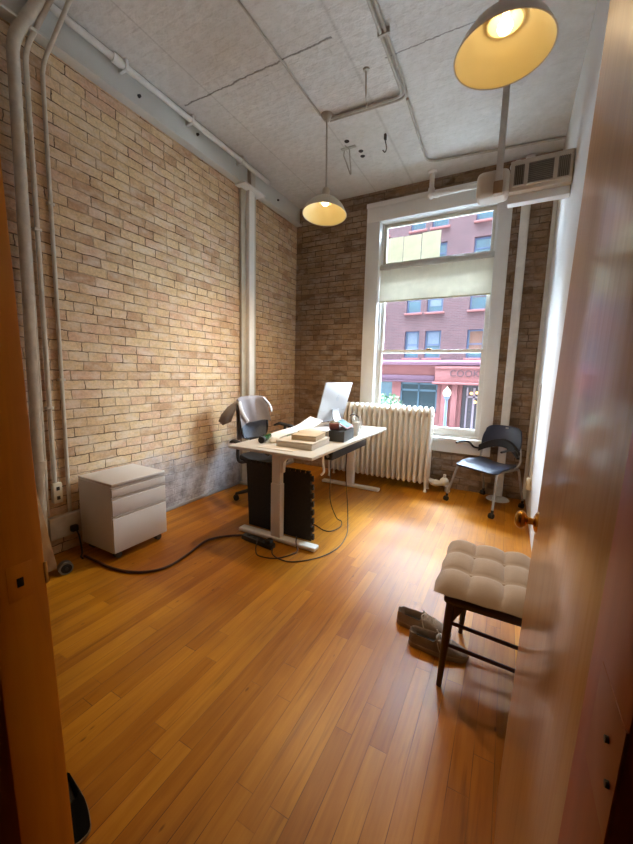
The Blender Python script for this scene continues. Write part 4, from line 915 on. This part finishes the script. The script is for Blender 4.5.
# ------------------------------------------------------------------ shoes
M_SHOE = mat('grey_brown_canvas', (140, 122, 106), 0.9, vary=0.12, scale=40, bump=0.3, bscale=300)
M_SOLE = mat('tan_rubber_sole', (150, 128, 102), 0.7, vary=0.1)
M_LACE = mat('pale_laces', (186, 174, 156), 0.85)
M_INS = mat('dark_shoe_inside', (36, 30, 26), 0.95)
def shoe(name, label, heel, ang, L=0.285, grp=None, mu=M_SHOE, ms=M_SOLE, laces=True):
    S = Matrix.Translation((heel[0], heel[1], 0)) @ Matrix.Rotation(ang, 4, 'Z')
    t = thing(name, label, 'shoe', (heel[0], heel[1], 0), ang, grp)
    def hw(s): # half width along the length
        return 0.034 + 0.016*math.sin(PI*min(1, s*1.05))**0.8*(0.6+0.7*s) if s < 0.86 else (0.034 + 0.016*math.sin(PI*0.903)**0.8*1.2)*max(0.0, 1-((s-0.86)/0.14)**2)**0.5
    ns, nt = 26, 22
    def sec(s, base, wk):
        w = max(hw(s)*wk, 0.004)
        if s < 0.06: w *= (0.55 + 0.45*math.sin(PI/2*s/0.06))
        return w
    sl = MB(S); rings = []
    for i in range(ns+1):
        s = i/ns; w = sec(s, 0, 1.06); x = -0.004 + s*(L+0.008); lift = 0.012*max(0, (s-0.8)/0.2)**2
        rings.append([(x, w*1.0, lift), (x, w*1.04, lift+0.012), (x, w, 0.024+lift*0.5), (x, -w, 0.024+lift*0.5), (x, -w*1.04, lift+0.012), (x, -w, lift)])
    sl.loft(rings); obj('sole', sl, ms, t)
    up = MB(S)
    def top_h(s):
        if s < 0.12: return 0.083 - 0.02*(s/0.12)*0.3
        if s < 0.45: return 0.077 - 0.006*((s-0.12)/0.33)
        return 0.088*(1-((s-0.45)/0.55)**1.15)*1.0 + 0.032*((s-0.45)/0.55)
    def surf(u, v):
        s = u; x = s*L; w = sec(s, 0, 1.0); a = v  # v 0..1 across
        H = top_h(s); k = 2*v-1
        openf = 1.0 if s < 0.44 else max(0.0, 1-(s-0.44)/0.07)
        if s < 0.05: openf *= s/0.05
        if s > 0.97: H = 0.024 + (H-0.024)*max(0.0, (1-s)/0.03)**0.5
        # closed profile: dome
        ac = PI*(1-v); yc = w*math.cos(ac); zc = 0.022 + (H-0.022)*math.sin(ac)**0.62
        # open profile: up the wall, over the collar, down inside
        if abs(k) > 0.5: f = (1-abs(k))/0.5; yo = math.copysign(w*(1-0.22*f), k)*1.0; zo = 0.022 + (H-0.022)*f
        else: f = abs(k)/0.5; yo = math.copysign((w*0.72)*min(1, f*1.5), k) if k else 0.0; zo = 0.030 + (H-0.030)*max(0, (f-0.6)/0.4)**0.8
        return (x, yc*(1-openf) + yo*openf, zc*(1-openf) + zo*openf)
    up.sheet(surf, 30, nt, 0.003); obj('upper', up, mu, t, sharp=60)
    obj('lining', MB(S).box((0.03*L/0.285, -0.024, 0.030), (0.135*L/0.285, 0.024, 0.040), 0.010), M_INS, t)
    if laces:
        lc = MB(S)
        for q in range(4):
            s = 0.50 + q*0.065; x = s*L; z = top_h(s)+0.003; w = hw(s)*0.55
            lc.tube(smooth_path([(x, -w, z-0.012), (x+0.006, 0, z+0.004), (x, w, z-0.012)], 5), 0.003, 8)
        lc.tube(smooth_path([(0.50*L, 0.0, top_h(0.5)+0.005), (0.47*L, -0.025, top_h(0.5)+0.004), (0.52*L, -0.05, 0.05), (0.56*L, -0.055, 0.03)], 6), 0.0028, 8)
        lc.tube(smooth_path([(0.50*L, 0.0, top_h(0.5)+0.005), (0.46*L, 0.02, top_h(0.5)+0.012), (0.50*L, 0.04, 0.065)], 6), 0.0028, 8)
        obj('laces', lc, M_LACE, t)
    return t
shoe('canvas_shoe', 'grey brown canvas shoe under the edge of the wooden chair', (-0.352, 1.768), math.radians(3), grp='pair of canvas shoes on the floor')
shoe('canvas_shoe', 'grey brown canvas shoe farther from the wooden chair legs', (-0.450, 1.898), math.radians(0), grp='pair of canvas shoes on the floor')
bsh = shoe('black_shoe', 'black shoe with a grey sole on the floor beside the door jamb', (-1.222, 0.508), math.radians(-14), 0.285, None, mat('black_shoe_felt', (12, 11, 10), 0.95, spec=0.1), mat('grey_sole', (120, 100, 76), 0.7), False)
bsh.scale = (0.80, 0.78, 0.45)

# ------------------------------------------------------------------ filing cabinet
M_CABW = mat('white_cabinet_steel', (214, 208, 202), 0.42, vary=0.03, scale=3)
fc = thing('filing_cabinet', 'white three drawer filing cabinet on casters against the brick wall', 'cabinet', (-2.63, 1.69, 0))
cx0, cx1, cy0, cy1, cz0, cz1 = -2.835, -2.415, 1.455, 1.905, 0.058, 0.585
obj('body', MB().box((cx0, cy0, cz0), (cx1-0.022, cy1, cz1-0.022), 0.003), M_CABW, fc)
obj('top', MB().box((cx0, cy0, cz1-0.020), (cx1, cy1, cz1), 0.004), M_CABW, fc)
zz = [cz0+0.004, cz0+0.285, cz0+0.425, cz1-0.024]
for a_, b_ in zip(zz, zz[1:]):
    d_ = MB(); d_.box((cx1-0.021, cy0+0.001, a_), (cx1-0.003, cy1-0.001, b_-0.022), 0.002)
    d_.prism([(0, 0), (0.004, 0.0), (0.010, 0.012), (0.010, 0.016), (0, 0.016)], cy0+0.001, cy1-0.001, Matrix(((1,0,0,cx1-0.014),(0,0,1,0),(0,1,0,b_-0.021),(0,0,0,1))))
    obj('drawer', d_, M_CABW, fc)
for x in (cx0+0.05, cx1-0.06):
    for y in (cy0+0.055, cy1-0.05):
        c_ = MB(); c_.cyl((x-0.02, y, 0.024), (x-0.005, y, 0.024), 0.024, n=16); c_.cyl((x+0.005, y, 0.024), (x+0.02, y, 0.024), 0.024, n=16); c_.cyl((x, y, 0.024), (x, y, cz0), 0.010, n=8); c_.box((x-0.022, y-0.022, 0.048), (x+0.022, y+0.022, cz0+0.001), 0.003)
        obj('caster', c_, mat('dark_grey_caster', (66, 62, 58), 0.5), fc)

# ------------------------------------------------------------------ tan tube box leaning in the corner by the door frame
P0 = Vector((-2.63, 1.120, 0.03)); P1 = Vector((-2.842, 1.105, 0.69)); d = (P1-P0).normalized()
zx = d; yx = (Vector((0, 1, 0)) - zx*zx.y).normalized(); xx = yx.cross(zx)
LM = Matrix(((xx.x, yx.x, zx.x, P0.x), (xx.y, yx.y, zx.y, P0.y), (xx.z, yx.z, zx.z, P0.z), (0, 0, 0, 1)))
t = thing('cardboard_tube_box', 'long tan cardboard box leaning on the riser pipe beside the door frame', 'box', tuple(P0))
LL = (P1-P0).length
obj('body', MB(LM).box((-0.045, -0.048, 0.0), (0.035, 0.048, LL-0.09), 0.004), mat('tan_cardboard', (166, 132, 92), 0.8, vary=0.06, scale=6), t)
obj('label', MB(LM).box((0.0345, -0.034, LL-0.24), (0.0365, 0.034, LL-0.155), 0.0005), mat('white_label_paper', (206, 196, 176), 0.7), t)
rc = MB(LM); rc.cyl((0.0, 0.0, 0.0), (0.0, 0.0, 0.02), 0.03, n=12)
obj('foot', rc, M_DARK, t)
t = thing('floor_roller', 'silver and black roller standing at the foot of the tan box', 'roller', (-2.585, 1.13, 0))
obj('wheel', MB().cyl((-2.59, 1.205, 0.043), (-2.545, 1.195, 0.043), 0.043, n=24), mat('dull_silver', (120, 120, 118), 0.4, 0.6), t)
obj('tyre', MB().cyl((-2.556, 1.198, 0.043), (-2.541, 1.194, 0.043), 0.032, n=24), M_BLACKR, t)
obj('axle', MB().cyl((-2.60, 1.208, 0.043), (-2.535, 1.193, 0.043), 0.010, n=12), M_DARK, t)

# ------------------------------------------------------------------ outside: street and the brick building across it
FY = 26.0; KF = FY/19.0
def ox(x): return x*KF
def oz(z): return 1.4 + (z-1.4)*KF
GZ = -2.9
def simple_brick(name, a, b, mortar, w=0.34, h=0.11):
    t = NT(name); o = t.obj(); sep = t.n('ShaderNodeSeparateXYZ'); t.l(o, sep.inputs[0]); cb = t.n('ShaderNodeCombineXYZ'); t.l(sep.outputs[0], cb.inputs[0]); t.l(sep.outputs[2], cb.inputs[1])
    br = t.n('ShaderNodeTexBrick'); t.val(br, Color1=lin(a), Color2=lin(b), Mortar=lin(mortar), Scale=1.0, Mortar_Size=0.012); br.inputs['Brick Width'].default_value = w; br.inputs['Row Height'].default_value = h
    t.l(cb.outputs[0], br.inputs['Vector'])
    c = t.mix(0.5, br.outputs['Color'], t.ramp(t.noise(o, 1.2, 4), [(0.3, (0.75, 0.75, 0.75, 1)), (0.7, (1.15, 1.15, 1.15, 1))]), 'MULTIPLY')
    t.bsdf(c, 0.85); return t.m
M_OBR = simple_brick('red_brick_facade', BRICK_A, BRICK_B, BRICK_M)
M_OST = mat('pink_stone', PINK, 0.8, vary=0.08, scale=1.5)
M_OFR = mat('blue_grey_window_frame', (62, 72, 100), 0.6)
M_OGL = mat('sky_tinted_pane', (30, 64, 78), 0.04, vary=0.3, scale=0.8, spec=1.0)  # glossy pane; the reflected sky's cyan is also put into the base colour
M_OBL = mat('pale_window_blind', (92, 100, 116), 0.7)
M_OOR = mat('orange_window_blind', (104, 70, 56), 0.7)
M_STREET = mat('grey_concrete', (104, 102, 100), 0.9, vary=0.1, scale=2)
s_ = struct('road', MB().box((-40, YO, GZ-0.2), (40, 60, GZ)), M_STREET, 'grey street between the two buildings', 'road')
bd = thing('brick_building', 'red brick building with pink stone storefront across the street', 'building', (0, FY, GZ))
wins = []  # x0,x1,z0,z1 , kind
rows_ = ((9.95, 11.25), (7.25, 7.90), (4.62, 5.27), (2.34, 3.70))
cols_ = ((-5.06, -4.32), (-4.02, -3.24), (-2.02, -1.24), (0.0, 0.8), (1.1, 1.9), (-8.1, -7.3), (-7.0, -6.2), (-10.1, -9.3))
full = [(2.34, 3.70), (4.62, 5.95), (6.95, 7.92), (8.64, 9.75), (10.75, 11.95), (12.8, 13.9)]
holes = [(ox(a), ox(b), oz(c), oz(d)) for a, b in cols_ for c, d in full]
wl = MB()
TOPZ = oz(14.6)
xs = sorted(set([-22.0, 14.0] + [h[0] for h in holes] + [h[1] for h in holes])); zs = sorted(set([oz(2.2), TOPZ] + [h[2] for h in holes] + [h[3] for h in holes]))
for xa, xb in zip(xs, xs[1:]):
    for za, zb in zip(zs, zs[1:]):
        xm, zm = (xa+xb)/2, (za+zb)/2
        if any(h[0] < xm < h[1] and h[2] < zm < h[3] for h in holes): continue
        wl.box((xa, FY, za), (xb, FY+0.5, zb))
obj('wall', wl, M_OBR, bd)
obj('back_wall', MB().box((-22, FY+0.6, GZ), (14, FY+0.8, TOPZ)), M_OBL, bd)
for n_, h in enumerate(holes):
    f = MB(); x0, x1, z0, z1 = h; e = 0.10; y = FY+0.22
    f.box((x0, y, z0), (x0+e, y+0.1, z1)); f.box((x1-e, y, z0), (x1, y+0.1, z1)); f.box((x0+e, y, z1-e), (x1-e, y+0.1, z1)); f.box((x0+e, y, z0), (x1-e, y+0.1, z0+e)); f.box((x0+e, y, (z0+z1)/2-0.04), (x1-e, y+0.08, (z0+z1)/2+0.04))
    w_ = obj('window', f, M_OFR, bd)
    obj('pane', MB().box((x0+e, y+0.05, z0+e), (x1-e, y+0.06, z1-e)), M_OGL, w_)
    col_i, row_i = n_//6, n_%6
    if row_i in (0, 1):
        zt = z1-e-(0.55 if (col_i+row_i) % 2 else 0.8)*(z1-z0-2*e)
        obj('blind', MB().box((x0+e+0.05, y+0.03, zt), (x1-e-0.05, y+0.045, z1-e)), M_OOR if col_i == 2 else M_OBL, w_)
    obj('sill', MB().box((x0-0.12, FY-0.12, z0-0.14), (x1+0.12, FY+0.2, z0), 0.02), M_OST, w_)
co = MB()
co.box((-22, FY-0.45, oz(2.08)), (14, FY+0.5, oz(2.22)), 0.03); co.box((-22, FY-0.25, oz(1.98)), (14, FY+0.5, oz(2.08)))
obj('cornice', co, mat('pale_pink_stone', (128, 92, 108), 0.8, vary=0.05), bd)
sf = MB()
sf.box((-22, FY, oz(1.07)), (14, FY+0.5, oz(1.98)))                      # frieze
sf.box((-22, FY, GZ), (ox(-6.6), FY+0.5, oz(1.07))); sf.box((ox(-5.13), FY, GZ), (ox(-5.6), FY+0.5, oz(1.07))); sf.box((ox(-3.23), FY, GZ), (ox(-2.05), FY+0.5, oz(1.07)))
sf.box((ox(-0.9), FY, GZ), (ox(0.2), FY+0.5, oz(1.07))); sf.box((ox(2.6), FY, GZ), (14, FY+0.5, oz(1.07)))
sf.box((ox(-6.6), FY, GZ), (ox(-3.23), FY+0.5, oz(-0.45)))
obj('storefront', sf, M_OST, bd)
bs = MB(); bs.box((-22, FY-0.16, oz(1.19)), (ox(-3.40), FY+0.1, oz(1.45)), 0.02); bs.box((-22, FY-0.22, oz(1.10)), (ox(-3.40), FY+0.1, oz(1.17)), 0.02)
obj('lilac_band', bs, mat('lilac_stone', (86, 58, 72), 0.8), bd)
pp = MB(); pp.box((ox(-3.36), FY-0.35, oz(1.06)), (ox(0.3), FY+0.1, oz(1.90)), 0.03); pp.box((ox(-3.46), FY-0.48, oz(1.02)), (ox(0.4), FY+0.1, oz(1.14)), 0.03)
pp.box((ox(-3.36), FY-0.42, oz(1.78)), (ox(0.3), FY+0.1, oz(1.92)), 0.03)
por = obj('portal', pp, M_OST, bd)
fc_ = bpy.data.curves.new('lettering', 'FONT'); fc_.body = 'COOKIES'; fc_.size = 0.60; fc_.extrude = 0.03; fc_.space_character = 1.06
fo = bpy.data.objects.new('tmp_text', fc_); COL.objects.link(fo)
bpy.context.view_layer.update()
me = bpy.data.meshes.new_from_object(fo.evaluated_get(bpy.context.evaluated_depsgraph_get()))
bpy.data.objects.remove(fo)
me.transform(Matrix.Translation((ox(-2.66), FY-0.37, oz(1.43))) @ Matrix.Rotation(PI/2, 4, 'X'))
me.transform(W(por).inverted()); me.materials.clear(); me.materials.append(mat('carved_letter', (64, 40, 44), 0.8))
lt = bpy.data.objects.new('lettering', me); COL.objects.link(lt); lt.parent = por; lt['label'] = 'carved shop name over the entrance'
for x0, x1 in ((-3.0, -2.72), (-2.52, -2.24), (-0.95, -0.6)):
    obj('pilaster', MB().box((ox(x0), FY-0.28, GZ), (ox(x1), FY+0.1, oz(1.03)), 0.04), M_OST, bd)
sw = MB(); sx0, sx1, sz0, sz1 = ox(-5.13), ox(-3.23), oz(-0.45), oz(1.07)
for a_, b_ in ((sz0, sz0+0.12), (oz(0.62), oz(0.72)), (sz1-0.14, sz1)): sw.box((sx0, FY+0.05, a_), (sx1, FY+0.2, b_))
for x in (sx0, (sx0+sx1)/2-0.05, sx1-0.1): sw.box((x, FY+0.05, sz0), (x+0.1, FY+0.2, sz1))
w_ = obj('shop_window', sw, mat('teal_shop_frame', (50, 72, 86), 0.5), bd)
obj('pane', MB().box((sx0, FY+0.14, sz0), (sx1, FY+0.16, sz1)), mat('dark_shop_glass', (22, 38, 44), 0.15, spec=0.3), w_)
w_ = obj('shop_window', MB().box((ox(-6.6), FY+0.05, oz(-0.45)), (ox(-5.6), FY+0.10, oz(-0.35))), M_OFR, bd); obj('pane', MB().box((ox(-6.6), FY+0.14, oz(-0.4)), (ox(-5.6), FY+0.16, oz(1.07))), M_OGL, w_)
dr = MB(); dr.box((ox(-2.05), FY+0.30, GZ), (ox(-0.9), FY+0.45, oz(1.06)))
dw = obj('doorway', dr, mat('dark_shop_interior', (62, 52, 56), 0.6), bd)
dd = MB(); dd.box((ox(-1.85), FY+0.2, GZ), (ox(-1.78), FY+0.3, oz(0.9))); dd.box((ox(-1.2), FY+0.2, GZ), (ox(-1.13), FY+0.3, oz(0.9))); dd.box((ox(-1.85), FY+0.2, oz(0.40)), (ox(-1.13), FY+0.3, oz(0.48))); dd.box((ox(-1.55), FY+0.2, GZ), (ox(-1.45), FY+0.3, oz(0.9)))
obj('door_frame', dd, mat('grey_door_frame', (128, 110, 118), 0.5), dw)
for x, z in ((-1.62, 0.62), (-1.36, 0.66), (-1.42, 0.2)): obj('shop_light', MB().sphere((ox(x), FY+0.10, oz(z)), 0.10), emit('shop_glow', (255, 190, 120), 2.5), dw)

# street lamp
LY = 14.0; kl = LY/19.0
def lp(x, z): return (x*kl, LY, 1.4+(z-1.4)*kl)
t = thing('street_lamp', 'dark post street lamp with a white globe before the storefront', 'street lamp', (-2.70*kl, LY, GZ))
gx, gy, gz = lp(-2.75, 0.60)
obj('post', MB().tube([(gx, gy, GZ), (gx, gy, GZ+0.3), (gx, gy, GZ+0.35), (gx, gy, gz-0.24)], [0.14, 0.12, 0.07, 0.05], 14), mat('lamp_post_paint', (70, 78, 96), 0.5), t)
obj('collar', MB().lathe([(0.05, -0.26), (0.10, -0.20), (0.12, -0.14), (0.05, -0.13)], (gx, gy, gz), None, 20), mat('lamp_post_paint', (70, 78, 96), 0.5), t)
obj('globe', MB().lathe([(0.06, -0.15), (0.13, -0.08), (0.15, 0.0), (0.12, 0.10), (0.06, 0.16), (0.02, 0.22), (0.0, 0.25)], (gx, gy, gz), None, 24), emit('globe_glow', (255, 250, 236), 1.6), t)
# leafy street tree low at the side of the view
t = thing('street_tree', 'small green street tree seen through the window above the radiator', 'tree', (-4.55, 15.0, GZ))
obj('trunk', MB().tube([(-4.55, 15, GZ), (-4.52, 15, GZ+1.4), (-4.58, 15, GZ+2.4)], [0.09, 0.07, 0.04], 10), mat('tree_bark', (70, 56, 48), 0.9), t)
lv = MB(); random.seed(11)
for k in range(900):
    a, c_ = random.uniform(0, 2*PI), random.uniform(-1, 1); r = random.random()**0.4
    q = Vector((r*math.cos(a)*math.sqrt(1-c_*c_)*0.75, r*math.sin(a)*math.sqrt(1-c_*c_)*0.75, r*c_*0.8))
    ctr = Vector((-4.58, 15, GZ+2.75)) + q; e = Euler((random.uniform(0, 6), random.uniform(0, 6), random.uniform(0, 6))).to_matrix()
    vs = [lv.v(ctr + e @ Vector(p_)) for p_ in ((-0.09, 0, 0), (0, -0.04, 0.01), (0.09, 0, 0), (0, 0.04, 0.01))]; lv.bm.faces.new(vs)
obj('crown', lv, mat('street_leaves', (60, 84, 56), 0.7, vary=0.2), t)

# ------------------------------------------------------------------ light
w = bpy.data.worlds.new('overcast_sky'); SC.world = w; w.use_nodes = True
nt = w.node_tree; nt.nodes.clear()
o_ = nt.nodes.new('ShaderNodeOutputWorld'); bg = nt.nodes.new('ShaderNodeBackground')
tc = nt.nodes.new('ShaderNodeTexCoord'); sp = nt.nodes.new('ShaderNodeSeparateXYZ'); rp = nt.nodes.new('ShaderNodeValToRGB')
rp.color_ramp.elements[0].position = 0.0; rp.color_ramp.elements[0].color = (0.80, 0.90, 1.0, 1)
rp.color_ramp.elements[1].position = 0.9; rp.color_ramp.elements[1].color = (0.62, 0.80, 1.0, 1)
nt.links.new(tc.outputs['Generated'], sp.inputs[0]); nt.links.new(sp.outputs[2], rp.inputs[0]); nt.links.new(rp.outputs[0], bg.inputs[0])
# cloud cover that is far brighter on the side of the sun, beyond the building across the street
vd = nt.nodes.new('ShaderNodeVectorMath'); vd.operation = 'DOT_PRODUCT'; nt.links.new(tc.outputs['Generated'], vd.inputs[0]); vd.inputs[1].default_value = Vector((-0.10, 0.60, 0.80)).normalized()
mr = nt.nodes.new('ShaderNodeMapRange'); mr.interpolation_type = 'SMOOTHSTEP'
for i_, v_ in enumerate((0.25, 0.95, SKY, SKY_SUN)): mr.inputs[i_+1].default_value = v_
nt.links.new(vd.outputs['Value'], mr.inputs[0]); nt.links.new(mr.outputs[0], bg.inputs[1]); nt.links.new(bg.outputs[0], o_.inputs[0])
pl = bpy.data.lights.new('window_portal', 'AREA'); pl.shape = 'RECTANGLE'; pl.size = OX1-OX0; pl.size_y = OZ1-OZ0; pl.cycles.is_portal = True
po = bpy.data.objects.new('window_portal', pl); COL.objects.link(po); po.location = ((OX0+OX1)/2, YO+0.01, (OZ0+OZ1)/2); po.rotation_euler = (-PI/2, 0, 0)

# ------------------------------------------------------------------ camera
F_PX = 355.33; yaw, pitch, roll = math.radians(-28.233), math.radians(-7.75), math.radians(1.426)
f = Vector((math.sin(yaw)*math.cos(pitch), math.cos(yaw)*math.cos(pitch), math.sin(pitch)))
r = Vector((math.cos(yaw), -math.sin(yaw), 0)); u = r.cross(f)
r2 = r*math.cos(roll) + u*math.sin(roll); u2 = u*math.cos(roll) - r*math.sin(roll)
cd = bpy.data.cameras.new('camera'); cd.sensor_fit = 'HORIZONTAL'; cd.sensor_width = 36.0; cd.lens = 36.0*F_PX/633.0; cd.clip_start = 0.02; cd.clip_end = 200
co_ = bpy.data.objects.new('camera', cd); COL.objects.link(co_)
co_.matrix_world = Matrix(((r2.x, u2.x, -f.x, 0), (r2.y, u2.y, -f.y, 0), (r2.z, u2.z, -f.z, 1.4), (0, 0, 0, 1)))
SC.camera = co_
SC.view_settings.view_transform = 'Standard'; SC.view_settings.look = 'None'; SC.view_settings.gamma = 1.0; SC.view_settings.use_curve_mapping = False
SC.view_settings.exposure = EXPOSURE
SC.cycles.use_denoising = True; SC.cycles.max_bounces = 10; SC.cycles.diffuse_bounces = 6; SC.cycles.transparent_max_bounces = 12
SC.cycles.sample_clamp_indirect = 6.0
